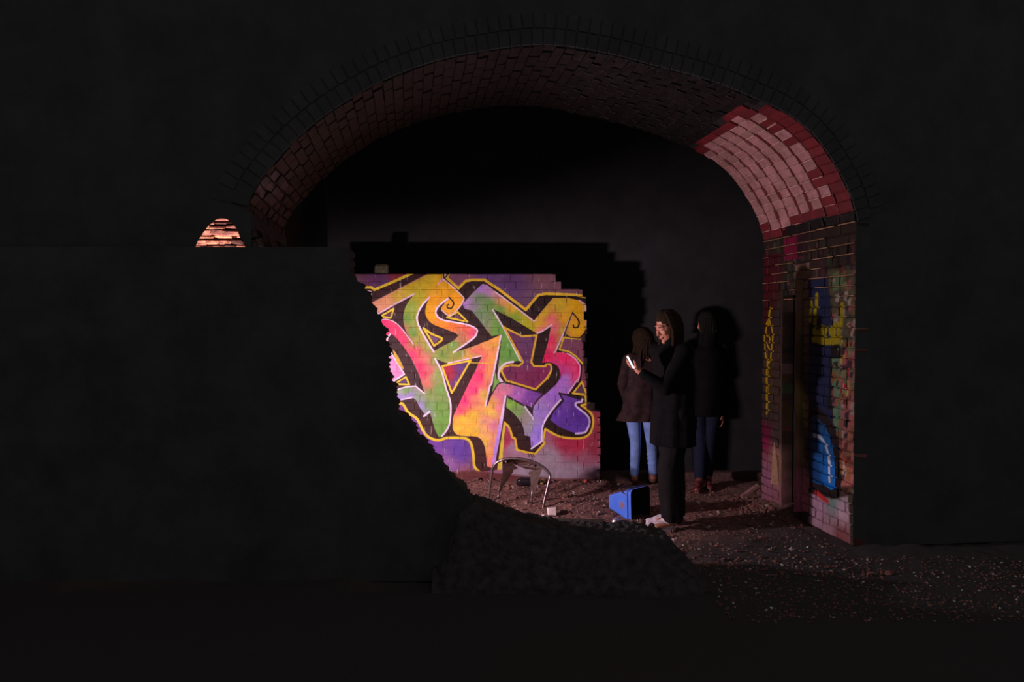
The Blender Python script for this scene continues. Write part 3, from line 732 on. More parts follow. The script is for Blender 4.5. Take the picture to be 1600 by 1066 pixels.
# ------------------------------------------------------------------ right jamb, painted bricks with the narrow slot
cvj = paint_jamb(); imgj = cvj.image('jamb_spray_paint')
wr = struct(empty('wall_right', (0, 0, 0), TH), 'right side of the arch, layered with old spray paint, a tall narrow slot in it')
M['jamb'] = paint_mat('jamb_paint', imgj, cvj, wr, 'Y', wear=.8, wear_col=(.02, .015, .013), flecks=False, rough=.6)
SV0, SV1, SZ = 6.56, 6.83, 1.86
bm = bmesh.new()
for a, b, z0, z1 in ((V0 + .004, SV0, 0, 2.38), (SV1, V1 - .004, 0, 2.38), (SV0, SV1, SZ, 2.38)):
    vs_ = [bm.verts.new((3.215, v, z)) for v, z in ((a, z0), (b, z0), (b, z1), (a, z1))]; bm.faces.new(vs_)
me = bm_mesh(bm, 'mortar_bed', normals=False); link('mortar_bed', me, wr, M['jamb'])
vs = [(u_, V0 + .0005, z_) for u_, z_ in ((3.199, 0), (3.34, 0), (3.34, 2.40), (3.199, 2.40))]
link('corner_render', mesh_py('corner_render', vs, [(0, 1, 2, 3)]), wr, M['front'])
# black sheet painted in for the shade deep in the slot
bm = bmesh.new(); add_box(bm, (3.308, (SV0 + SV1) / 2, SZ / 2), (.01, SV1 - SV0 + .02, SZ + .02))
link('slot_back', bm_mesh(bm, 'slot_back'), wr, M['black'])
for row in range(31):
    z = .04 + row * .076
    v = V0 + .004 - (.113 if row % 2 else 0)
    header = row % 3 == 1
    step = .1129 if header else .2257
    while v < V1:
        va, vb = max(v, V0 + .004), min(v + step - .010, V1 - .004)
        v += step
        segs = []
        if z - .03 < SZ:
            if vb <= SV0 - .10 or va >= SV1 + .03: segs = [(va, vb)]
            else:
                if va < SV0 - .10: segs.append((va, SV0 - .10))
                if vb > SV1 + .03: segs.append((SV1 + .03, vb))
        else: segs = [(va, vb)]
        for a, b in segs:
            if b - a < .035: continue
            L = round((b - a) * 50) / 50
            me = brick_of('jamb', L, .10, .066, M['jamb'], bev=.005, jit=.004)
            m4 = Matrix.Rotation(math.radians(90), 4, 'Z'); m4.translation = Vector((3.25 - random.uniform(-.002, .007), (a + b) / 2, z))
            place(me, wr, m4)
bm = bmesh.new()
for row in range(23, 31):
    z = .04 + row * .076 + .038; v = V0 + .01
    while v < V1 - .02:
        L = random.uniform(.10, .4); L = min(L, V1 - .01 - v)
        if random.random() < .8: add_box(bm, (3.199, v + L / 2, z), (.016, L, .005), jit=.0018)
        v += L + random.uniform(.0, .05)
ml = link('mortar_line', bm_mesh(bm, 'mortar_line'), wr, simple('ochre_mortar', (.30, .17, .09), .7, .3, scale=60)); ml['kind'] = 'stuff'
# rendered posts flanking the slot (ragged edges)
def ragged_post(name, va, vb, zt, proud, rag, seed, x=3.2):
    rnd = random.Random(seed); n = 34; vs, fs = [], []
    for i in range(n + 1):
        z = zt * i / n
        e = rag * (noise.noise(Vector((z * 3.1, seed, 0))) * 1.2 + noise.noise(Vector((z * 11, seed, 5))) * .5)
        e2 = rag * .5 * noise.noise(Vector((z * 7, seed + 9, 2)))
        vs += [(x + .09, va + e2, z), (x - proud, va + e2 + .008, z), (x - proud - .006 * noise.noise(Vector((z * 9, 1, seed))), (va + vb) / 2, z), (x - proud, vb + e - .008, z), (x + .09, vb + e, z)]
    for i in range(n):
        for k in range(4): a = i * 5 + k; fs.append((a, a + 1, a + 6, a + 5))
    fs.append((0, 1, 2, 3, 4)); b = n * 5; fs.append((b + 4, b + 3, b + 2, b + 1, b))
    o = link(name, mesh_py(name, vs, fs), wr, M['jamb']); return o
ragged_post('render_post', 6.465, 6.565, 1.98, .012, .02, 3)['label'] = 'rendered post at the near side of the slot, its edge ragged'
ragged_post('render_post', 6.81, 6.875, 1.90, .004, .02, 8)['label'] = 'crumbling thin post at the far side of the slot'
# broken pale board leaning in the foot of the slot
pv = [jamb(*q, U=3.21) for q in [(1210, 716), (1213, 690), (1217, 718), (1220, 758), (1208, 756)]]
vs = [(3.190, v, z) for v, z in pv] + [(3.205, v, z) for v, z in pv]; n = 5
fs = [(0, 1, 2, 3, 4), (9, 8, 7, 6, 5)] + [(i, i + 5, (i + 1) % 5 + 5, (i + 1) % 5) for i in range(n)]
M['board'] = simple('pale_board', (.30, .17, .10), .8, .2)
bd = link('board', mesh_py('board', vs, fs), mats=M['board']); bd.rotation_euler = (0, 0, TH)
tag(bd, 'pale broken board wedged in the foot of the narrow slot', 'board')

# left jamb
wl = struct(empty('wall_left', (0, 0, 0), TH), 'left side of the arch, dull sooty pink bricks, mostly hidden by the broken wall')
bm = bmesh.new(); vs_ = [bm.verts.new((-.985, v, z)) for v, z in ((V0 + .004, 0), (V1, 0), (V1, 2.16), (V0 + .004, 2.16))]; bm.faces.new(vs_)
link('mortar_bed', bm_mesh(bm, 'mortar_bed', normals=False), wl, M['soot_mortar'])
for row in range(20, 28):
    z = .04 + row * .076; v = V0 + .004 - (.113 if row % 2 else 0)
    while v < V1:
        va, vb = max(v, V0 + .004), min(v + .2157, V1 - .004); v += .2257
        if vb - va < .05: continue
        me = brick_of('jl', round((vb - va) * 50) / 50, .03, .066, M['dull_pink_brick'], jit=.003)
        m4 = Matrix.Rotation(math.radians(90), 4, 'Z'); m4.translation = Vector((-.988 + random.uniform(0, .006), (va + vb) / 2, z)); place(me, wl, m4)

# ------------------------------------------------------------------ painted wall in the middle
cvg = paint_graffiti(); imgg = cvg.image('graffiti_spray_paint')
YW = 8.28
wm = struct(empty('wall_middle', (0, YW, 0)), 'low brick wall carrying a bright letter graffiti in yellow, green, pink and purple')
M['graf'] = paint_mat('graffiti_paint', imgg, cvg, wm, 'X', wear=.45, wear_col=(.10, .05, .045), flecks=True, rough=.5)
M['edge_brick'] = M['plain_brick']
def right_end(z):
    py = proj((0.8, YW, z))[1]
    for lim, px in ((441, 868), (452, 881), (461, 909), (475, 916), (520, 917), (560, 914), (632, 918), (645, 930), (800, 938)):
        if py < lim: return at(px, py, YW).x
    return at(938, 700, YW).x
ROW = .0752
rows = 28
bm = bmesh.new()
for r in range(rows):
    z0 = r * ROW; x1 = right_end(z0 + .037)
    add_box(bm, ((-1.72 + x1 - .03) / 2, .0595, z0 + ROW / 2), (x1 - .03 + 1.72, .123, ROW))
link('mortar_core', bm_mesh(bm, 'mortar_core'), wm, M['graf'])
for r in range(rows):
    z = r * ROW + ROW / 2; x1 = right_end(z) + random.uniform(-.006, .006)
    header = (r % 4 == 2)
    step = .1125 if header else .225
    x = -1.70 - (.1125 if (r % 2) else 0) + (.05625 if header else 0)
    while x < x1 - .02:
        a, b = x, min(x + step - .007, x1); x += step
        if b < -1.69 or b - a < .03: continue
        a = max(a, -1.72)
        L = round((b - a) * 100) / 100
        me = brick_of('g', L, .108, ROW - .0075, M['graf'], n=5, bev=.0025, jit=.0014)
        m4 = Matrix.Translation(Vector(((a + b) / 2, .048 + random.uniform(-.0035, .003), z))); place(me, wm, m4)

# ------------------------------------------------------------------ black walls beyond
bm = bmesh.new(); add_box(bm, (1.9, 9.15, 3.6), (7.8, .2, 7.2))
struct(link('wall_back', bm_mesh(bm, 'wall_back'), mats=M['back']), 'near-black wall closing off the unlit space behind the painted wall')
bm = bmesh.new(); add_box(bm, (2.0, 8.52, .035), (2.3, .09, .12), jit=.006)
struct(link('trim_2', bm_mesh(bm, 'trim_2'), mats=simple('kerb_stone', (.10, .05, .045), .85, .2, scale=25)), 'low stone kerb across the dark gap behind the people')
# side chamber seen through the small arched opening
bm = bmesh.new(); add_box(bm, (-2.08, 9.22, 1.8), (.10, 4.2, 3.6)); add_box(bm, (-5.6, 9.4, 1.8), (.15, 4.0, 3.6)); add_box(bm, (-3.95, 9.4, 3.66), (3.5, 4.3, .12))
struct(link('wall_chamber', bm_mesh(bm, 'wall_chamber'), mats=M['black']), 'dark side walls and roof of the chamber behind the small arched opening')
wfar = struct(empty('wall_far', (-3.9, 11.0, 0)), 'rough lit brick wall glimpsed through the small arched opening')
bm = bmesh.new(); add_box(bm, (-.2, .1, 1.85), (3.2, .12, 3.7)); link('mortar_core', bm_mesh(bm, 'mortar_core'), wfar, M['lit_mortar'])
z = 1.60
while z < 3.45:
    hgt = random.choice([.046, .056, .066]); x = -.62 - random.uniform(0, .2)
    while x < 1.0:
        L = random.choice([.16, .22, .30]); dark = random.random() < .30
        me = brick_of('far', L, .09, hgt - .006, M['dark_far'] if dark else M['lit_brick'], bev=.010, jit=.016, n=6)
        place(me, wfar, Matrix.Translation(Vector((x + L / 2, .03 - random.uniform(-.03, .03), z)))); x += L + .006
    z += hgt + .006

# ------------------------------------------------------------------ broken wall in the foreground (black, against the light)
YN = 5.2
edge = [(545, 384), (546, 428), (551, 438), (566, 441), (567, 450), (575, 455), (577, 473), (585, 475), (586, 490), (593, 498), (594, 506), (600, 510), (602, 516), (601, 527), (604, 543), (609, 545), (606, 563), (606, 579),
        (611, 590), (611, 599), (616, 605), (618, 620), (619, 632), (623, 647), (634, 651), (645, 664), (651, 681), (664, 694), (674, 704), (677, 713), (690, 722), (694, 732), (707, 747), (720, 758), (732, 776), (742, 792)]
E = [at(px, py, YN) for px, py in edge]
def edge_x(z):
    for a, b in zip(E[:-1], E[1:]):
        if b.z <= z <= a.z: return b.x + (a.x - b.x) * (z - b.z) / max(1e-6, a.z - b.z)
    return E[0].x if z > E[0].z else E[-1].x
top = E[0].z
wn = struct(empty('wall_near', (0, YN, 0)), 'black broken brick wall in the foreground, its right side smashed away in a ragged curve')
bm = bmesh.new(); z = .0; row = 0
RH = .0752
while z < top - .01:
    z1 = min(z + RH, top)
    x1 = min(edge_x(z + .005), edge_x(z1 - .005)) - .16
    add_box(bm, ((-7 + x1) / 2, .11, (z + z1) / 2), (x1 + 7, .215, z1 - z)); z = z1
link('masonry', bm_mesh(bm, 'masonry'), wn, M['front'])
z = 0.0; row = 0
while z < top - .01:
    z1 = min(z + RH, top)
    xl = min(edge_x(z + .005), edge_x(z1 - .005)) - .165
    # the smashed end of each course follows the break in small bites
    sub = 6; fv_, bk_ = [], []
    for k in range(sub + 1):
        zz = z + (z1 - z) * k / sub
        x = edge_x(min(max(zz, E[-1].z), top)) + random.uniform(-.0035, .0035)
        fv_.append((x, 0.0, zz)); bk_.append((x - random.uniform(.0, .03), .218, zz))
    vs = [(xl, 0, z), (xl, 0, z1), (xl, .218, z), (xl, .218, z1)] + fv_ + bk_
    o0 = 4; o1 = 4 + sub + 1
    fs = [tuple([0] + [o0 + k for k in range(sub + 1)] + [1]), tuple([2, 3] + [o1 + k for k in range(sub, -1, -1)]), (0, 1, 3, 2), (0, 2, o1, o0), (1, o0 + sub, o1 + sub, 3)]
    for k in range(sub): fs.append((o0 + k, o1 + k, o1 + k + 1, o0 + k + 1))
    bm = bmesh.new(); me = mesh_py('brick', vs, fs); bm.from_mesh(me); bpy.data.meshes.remove(me)
    link('brick', bm_mesh(bm, 'brick'), wn, M['front'])
    z = z1; row += 1

# low tumbled remains of the broken wall running on to the right, with the rubble heap
HP = [(690, .10), (720, .46), (742, .50), (763, .475), (780, .445), (801, .41), (813, .385), (838, .375), (870, .345), (905, .335), (960, .325), (1000, .315), (1040, .285), (1062, .19), (1085, .07), (1110, -.03)]
def heap_h(px):
    for a, b in zip(HP[:-1], HP[1:]):
        if a[0] <= px <= b[0]: return a[1] + (b[1] - a[1]) * (px - a[0]) / (b[0] - a[0])
    return HP[0][1] if px < HP[0][0] else -.05
vs, fs = [], []; hx, hy = 150, 24
for j in range(hy + 1):
    y = 4.95 + .75 * j / hy
    for i in range(hx + 1):
        px = 680 + 440 * i / hx
        x = (px - 800) * 5.3 / F
        k = 1 - abs((y - 5.3) / .36); k = max(0, min(1, k * 1.5)); k = k * k * (3 - 2 * k)
        h = heap_h(px) * k
        h += (noise.noise(Vector((x * 9, y * 9, 4))) * .020 + noise.noise(Vector((x * 30, y * 30, 2))) * .010) * (k + .2)
        if j in (0, hy) or i == hx: h = -.05
        vs.append((x, y, h))
for j in range(hy):
    for i in range(hx): a = j * (hx + 1) + i; fs.append((a, a + 1, a + hx + 2, a + hx + 1))
M['heap'] = simple('dark_rubble', (.045, .040, .040), .9, .2, var=.5, scale=20, bump=.8, bd=.01)
hp = link('rubble_heap', mesh_py('rubble_heap', vs, fs), mats=M['heap']); hp['kind'] = 'stuff'
tag(hp, 'long low heap of black rubble at the foot of the broken wall', 'rubble')

# ------------------------------------------------------------------ lamps that light the place (both out of sight)
M['housing'] = simple('lamp_housing', (.03, .03, .03), .5, .5, var=.2)
def floodlight(name, loc, aim, watt, col, size, label, stand_z, with_added_hood=False):
    root = empty(name, (loc[0], loc[1], stand_z)); tag(root, label, 'lamp')
    aim = aim.normalized(); h = loc[2] - stand_z
    q = aim.to_track_quat('Y', 'Z').to_matrix()
    bm = bmesh.new(); add_box(bm, Vector((0, 0, h)) - aim * .045, (.26, .07, .2), q); bmesh.ops.bevel(bm, geom=list(bm.edges), offset=.008, segments=1, affect='EDGES')
    link('housing', bm_mesh(bm, 'housing'), root, M['housing'])
    em = bpy.data.materials.new('lit_lamp_glass'); em.use_nodes = True
    b = em.node_tree.nodes['Principled BSDF']; b.inputs['Emission Color'].default_value = (*col, 1); b.inputs['Emission Strength'].default_value = 3.0
    bm = bmesh.new(); add_box(bm, Vector((0, 0, h)) - aim * .006, (.22, .006, .16), q); link('lamp_glass', bm_mesh(bm, 'lamp_glass'), root, em)
    bm = bmesh.new()
    add_tube(bm, [(0, 0, 0), Vector((0, 0, h - .12))], .012)
    for k in range(3):
        a = k * 2.094 + .4; add_tube(bm, [(0, 0, min(.35, h * .45)), (math.cos(a) * .22, math.sin(a) * .22, 0.012)], .009)
    link('tripod', bm_mesh(bm, 'tripod'), root, M['housing'])
    if with_added_hood:                                          # unseen blocker added to keep the beam off the back wall
        vs = [Vector((0, 0, h + .17)) + Vector((math.sin(a), math.cos(a), 0)) * r for r in (.0, .36) for a in [math.radians(-60 + 10 * i) for i in range(13)]]
        vs += [v + Vector((0, 0, .004)) for v in vs]; n = 13
        fs = [(i, i + 1, n + i + 1, n + i) for i in range(n - 1)] + [(2 * n + i, 3 * n + i, 3 * n + i + 1, 2 * n + i + 1) for i in range(n - 1)] + [(n + i, n + i + 1, 3 * n + i + 1, 3 * n + i) for i in range(n - 1)]
        link('added_hood', mesh_py('added_hood', vs, fs), root, M['housing'])
    ld = bpy.data.lights.new(name + '_light', 'AREA'); ld.shape = 'RECTANGLE'; ld.size = size; ld.size_y = size * .7; ld.energy = watt; ld.color = col
    lo_ = bpy.data.objects.new('light', ld); COL.objects.link(lo_); lo_.parent = root
    lo_.location = Vector((0, 0, h)) + aim * .01
    lo_.rotation_euler = aim.to_track_quat('-Z', 'Y').to_euler()
    return root
floodlight('floodlight', LAMP_LOC, LAMP_AIM, LAMP_W, LAMP_COL, .14, 'pink floodlight on a small tripod hidden behind the broken wall', 0.0, True)
floodlight('floodlight', Vector((-3.45, 10.05, 1.55)), Vector((-.28, .85, .78)), FAR_LAMP_W, FAR_LAMP_COL, .14, 'warm floodlight on a tripod inside the side chamber', 0.0)

# ------------------------------------------------------------------ debris on the floor
def rock(bm, c, s, rnd, mat=0, flat=.6):
    R = Matrix.Rotation(rnd.uniform(0, 6.28), 3, 'Z') @ Matrix.Rotation(rnd.uniform(-.5, .5), 3, 'X')
    vs = []
    for d in ((1, 0, 0), (-1, 0, 0), (0, 1, 0), (0, -1, 0), (0, 0, 1), (0, 0, -1)):
        v = Vector(d) * rnd.uniform(.6, 1.1) + Vector([rnd.uniform(-.3, .3) for _ in range(3)])
        v.z *= flat; vs.append(bm.verts.new(Vector(c) + R @ v * s))
    for a, b, d in ((0, 2, 4), (2, 1, 4), (1, 3, 4), (3, 0, 4), (2, 0, 5), (1, 2, 5), (3, 1, 5), (0, 3, 5)):
        f = bm.faces.new((vs[a], vs[b], vs[d])); f.material_index = mat
rnd = random.Random(11)
bm = bmesh.new()
for k in range(9000):
    y = rnd.uniform(5.3, 8.35); x = rnd.uniform(-1.2, 3.4)
    if y > 7.6 and x > 1.05 and rnd.random() < .5: continue
    if uv_of((x, y))[0] > 3.1: continue
    if x > 1.3 and rnd.random() < .45: continue
    s = rnd.choice([.006, .008, .010, .013, .017]) * rnd.uniform(.7, 1.3)
    if rnd.random() < .025: s *= 2.0
    rock(bm, (x, y, floor_h(x, y) + s * .25), s, rnd, rnd.choices([0, 1, 2, 3], [60, 26, 8, 1.6])[0])
for k in range(1500):                                   # the heap at the foot of the slot
    y = rnd.gauss(7.25, .22); x = rnd.gauss(2.5, .26)
    if uv_of((x, y))[0] > 3.12: continue
    s = rnd.uniform(.01, .028); rock(bm, (x, y, floor_h(x, y) + s * .3), s, rnd, rnd.choices([0, 1, 2], [75, 20, 5])[0])
for k in range(2500):                                   # dim floor in front of the arch
    y = rnd.uniform(4.5, 5.7); x = rnd.uniform(1.2, 4.2); s = rnd.uniform(.004, .013)
    rock(bm, (x, y, floor_h(x, y) + s * .3), s, rnd, rnd.choices([0, 1, 2, 3], [70, 20, 8, 2])[0])
M['chips'] = [simple('earth_crumb', (.18, .09, .075), .85, .3, scale=50), simple('brick_crumb', (.22, .08, .06), .8, .3, scale=50),
              simple('pale_crumb', (.38, .28, .25), .7, .4, scale=50), simple('glass_crumb', (.7, .65, .6), .12, .8, scale=50)]
db = link('floor_debris', bm_mesh(bm, 'floor_debris', normals=False), mats=M['chips']); db['kind'] = 'stuff'
tag(db, 'brick crumbs and small stones scattered over the earth floor', 'debris')

# single chunks one can pick out
def chunk(name, px, py, s, mat, label, cat_, seed, dims=(1, .6, .5), rz=0.0, z=None, group=None, Y=None):
    rnd = random.Random(seed)
    p = atz(px, py, 0) if Y is None else at(px, py, Y)
    bm = bmesh.new(); bmesh.ops.create_cube(bm, size=1)
    for v in bm.verts: v.co = Vector((v.co.x * dims[0], v.co.y * dims[1], v.co.z * dims[2])) * s + Vector([rnd.uniform(-.12, .12) * s for _ in range(3)])
    bmesh.ops.bevel(bm, geom=list(bm.edges), offset=s * .08, segments=1, affect='EDGES')
    mn = min(v.co.z for v in bm.verts)
    for v in bm.verts: v.co.z -= mn
    o = link(name, bm_mesh(bm, name), mats=mat)
    o.location = (p.x, p.y, (floor_h(p.x, p.y) - .004) if z is None else z); o.rotation_euler = (0, 0, rz)
    return tag(o, label, cat_, group)
M['white'] = simple('white_block', (.68, .52, .50), .7, .3, var=.15, scale=60)
chunk('block', 862, 809, .062, M['white'], 'small pale block at the right foot of the wrecked chair', 'block', 1, (1, .7, 1), .2)
chunk('brick_chunk', 881, 807, .06, M['plain_brick'], 'dark red brick chunk just right of the small pale block', 'brick', 2, (1, .6, .5), .5)
chunk('brick_chunk', 897, 790, .035, M['plain_brick'], 'little brick chip on the earth halfway between chair and blue tub', 'brick', 3)
M['redthing'] = simple('red_plastic', (.75, .10, .07), .4, .5, var=.1)
bm = bmesh.new(); add_ell(bm, (0, 0, .018), (.021, .021, .020), n=12); q = at(914.5, 752, 8.12)
o = link('ball', bm_mesh(bm, 'ball', True), mats=M['redthing']); o.location = (q.x, q.y, q.z - .018); tag(o, 'small red ball at the foot of the painted wall', 'ball')
M['yellowthing'] = simple('yellow_tin', (.5, .38, .10), .5, .5, var=.3)
def lying_can(px, py, Y, r, l, rz, mat, label):
    q = at(px, py, Y); root = empty('drink_can', (q.x, q.y, q.z), rz); tag(root, label, 'can')
    bm = bmesh.new(); add_tube(bm, [(-l / 2, 0, 0), (-l * .42, 0, 0), (-l * .1, 0, .002), (l * .2, 0, -.003), (l * .42, 0, 0), (l / 2, 0, 0)], [r * .8, r, r * .9, r * .95, r, r * .8], 16)
    link('can_body', bm_mesh(bm, 'can_body', True), root, mat)
    bm = bmesh.new(); add_tube(bm, [(l / 2, 0, 0), (l / 2 + .003, 0, 0)], r * .74, 16); link('can_lid', bm_mesh(bm, 'can_lid'), root, M['tin'])
    return root
M['tin'] = simple('dull_tin', (.55, .5, .5), .35, .6, metal=.7, var=.2)
lying_can(848, 752, 8.10, .022, .09, 1.25, M['yellowthing'], 'yellowish can lying at the foot of the painted wall')
lying_can(962, 815, 6.72, .026, .09, 1.3, M['tin'], 'crushed pale can at the lower left of the blue tub')
# pinkish brick pieces on the low wall in front of the trainers
for k, (px, py, s, rz) in enumerate(((1004, 828, .055, .3), (1017, 826, .07, 1.2))):
    z0 = .30 - .035 * k
    chunk('brick_chunk', px, py, s, M['plain_brick'], ('orange-brown brick piece on the low rubble, left of a pair' if k == 0 else 'orange-brown brick piece standing just below the toe of the white trainer'), 'brick', 20 + k, (.7, .5, .8), rz, z=z0, Y=5.42)
# slab of stone catching the light along the top of the low wall
bm = bmesh.new(); add_box(bm, (0, 0, 0), (.36, .14, .035), jit=.006); bmesh.ops.bevel(bm, geom=list(bm.edges), offset=.004, segments=1, affect='EDGES')
q = at(898, 819, 5.52); o = link('stone_slab', bm_mesh(bm, 'stone_slab'), mats=simple('dull_stone', (.06, .045, .035), .85, .2)); o.location = q; o.rotation_euler = (.06, .02, -.05)
tag(o, 'flat dull stone slab lying on top of the low rubble', 'stone')
# brick lying on top of the painted wall, left end
q = at(597, 421, 8.35); o = link('brick_block', brick_mesh('brick_block', .14, .10, .10, .012, .008), mats=simple('mossy_block', (.10, .09, .05), .9, .2)); o.location = (q.x, q.y, 28 * ROW + .05)
tag(o, 'mossy half brick lying on the top left of the painted wall', 'brick')
# broken timber by the far side of the slot
bm = bmesh.new(); add_box(bm, (0, 0, 0), (.20, .045, .025), jit=.006); add_box(bm, (.06, 0, -.03), (.04, .035, .08), jit=.008)
q = atz(1172, 782); o = link('timber_offcut', bm_mesh(bm, 'timber_offcut'), mats=simple('pink_lit_timber', (.26, .13, .12), .8, .3)); o.location = (q.x, q.y, .085); o.rotation_euler = (0, -.5, .3)
tag(o, 'splintered timber offcut leaning on the rubble at the far end of the right wall', 'timber')

# dark glass bottle under the chair
M['bottle'] = simple('dark_glass', (.015, .010, .014), .08, .8, var=.2)
q = at(812, 748, 8.02)
bt = empty('bottle', (q.x, q.y, .045 + floor_h(q.x, q.y)), .12); tag(bt, 'dark glass bottle lying on its side by the wall behind the chair', 'bottle')
bm = bmesh.new(); add_tube(bm, [(-.03, 0, 0), (-.025, 0, 0), (0, 0, 0), (.10, 0, 0), (.13, 0, 0), (.15, 0, 0), (.20, 0, 0)], [.018, .04, .045, .045, .036, .016, .014], 20)
link('bottle_body', bm_mesh(bm, 'bottle_body', True), bt, M['bottle'])
bm = bmesh.new(); add_tube(bm, [(.198, 0, 0), (.215, 0, 0)], .016, 14); link('bottle_mouth', bm_mesh(bm, 'bottle_mouth', True), bt, M['bottle'])

# ------------------------------------------------------------------ wrecked metal chair
M['rust'] = simple('rusty_brown_steel', (.060, .027, .021), .55, .3, metal=.1, var=.4, scale=25)
M['steel'] = simple('scuffed_steel_tube', (.20, .13, .13), .30, .5, metal=.75, var=.3, scale=30)
base = atz(806, 791); ch = empty('metal_chair', (base.x, base.y, 0)); tag(ch, 'wrecked metal chair with tubular hoop and torn sheet seat, before the graffiti', 'chair')
def rel(p): return Vector(p) - Vector((base.x, base.y, 0))
K = lambda x, y: (740 + x / 8.2, 690 + y / 8.2)
hoop_px = [K(183, 820), K(205, 600), K(230, 420), K(250, 325), K(300, 268), K(380, 232), K(480, 217), K(600, 224), K(740, 252), K(850, 302), K(930, 362), K(978, 440), K(960, 530), K(930, 660), K(900, 790), K(885, 890)]
hp_ = cat(hoop_px, 5); nh = len(hp_)
pts = []
for i, (px, py) in enumerate(hp_):
    Yh = 7.36 + (7.20 - 7.36) * i / (nh - 1); pts.append(rel(at(px, py, Yh)))
bm = bmesh.new(); add_tube(bm, pts, .0125, 12); link('back_hoop', bm_mesh(bm, 'back_hoop', True), ch, M['steel'])
def sheet(name, pxs, Yf, th=.004):
    P3 = [rel(at(x, y, Yf(x, y))) for x, y in pxs]
    tr = tessellate_polygon([[Vector((x, -y, 0)) for x, y in pxs]])
    bm = bmesh.new(); a = [bm.verts.new(p) for p in P3]; b = [bm.verts.new(p + Vector((0, th, 0))) for p in P3]
    for t in tr: bm.faces.new([a[i] for i in t]); bm.faces.new([b[i] for i in t[::-1]])
    n = len(P3)
    for i in range(n): j = (i + 1) % n; bm.faces.new((a[i], b[i], b[j], a[j]))
    return link(name, bm_mesh(bm, name), ch, M['rust'])
bul = lambda x, y: 7.30 + .10 * math.cos((x - 812) / 34.0 * 1.2)
sheet('torn_seat', [K(370, 250), K(430, 222), K(480, 222), K(600, 228), K(740, 256), K(850, 306), K(880, 350), K(866, 380), K(820, 400), K(775, 372), K(650, 345), K(560, 308), K(515, 292), K(568, 345), K(520, 362), K(450, 335), K(400, 330), K(375, 330)], bul)
sheet('leg', [K(370, 255), K(450, 330), K(512, 362), K(500, 400), K(440, 490), K(385, 570), K(345, 645), K(318, 645), K(345, 540), K(372, 400)], bul)
sheet('leg', [K(715, 385), K(780, 372), K(880, 350), K(868, 380), K(800, 600), K(770, 705), K(725, 700), K(735, 560), K(722, 440), K(700, 415)], bul)
bm = bmesh.new(); add_tube(bm, [rel(at(*q, Y)) for q, Y in ((K(345, 560), 7.36), (K(320, 660), 7.38), (K(318, 705), 7.38), (K(270, 745), 7.36), (K(250, 768), 7.33), (K(318, 800), 7.27))], .009, 10)
link('leg_tube', bm_mesh(bm, 'leg_tube', True), ch, M['steel'])
bm = bmesh.new(); add_tube(bm, [rel(at(*q, Y)) for q, Y in ((K(760, 560), 7.38), (K(748, 700), 7.38), (K(738, 770), 7.38), (K(730, 815), 7.38))], .010, 10)
link('leg_tube', bm_mesh(bm, 'leg_tube', True), ch, M['steel'])
bm = bmesh.new(); add_tube(bm, [rel(at(*q, 7.38)) for q in (K(738, 770), K(728, 850))], [.016, .036], 14); link('rubber_foot', bm_mesh(bm, 'rubber_foot', True), ch, M['rust'])
for q in ((415, 262), (708, 300)):
    bm = bmesh.new(); add_ell(bm, rel(at(*K(*q), 7.30)), (.012, .006, .012), n=10); link('rivet', bm_mesh(bm, 'rivet', True), ch, M['steel'])

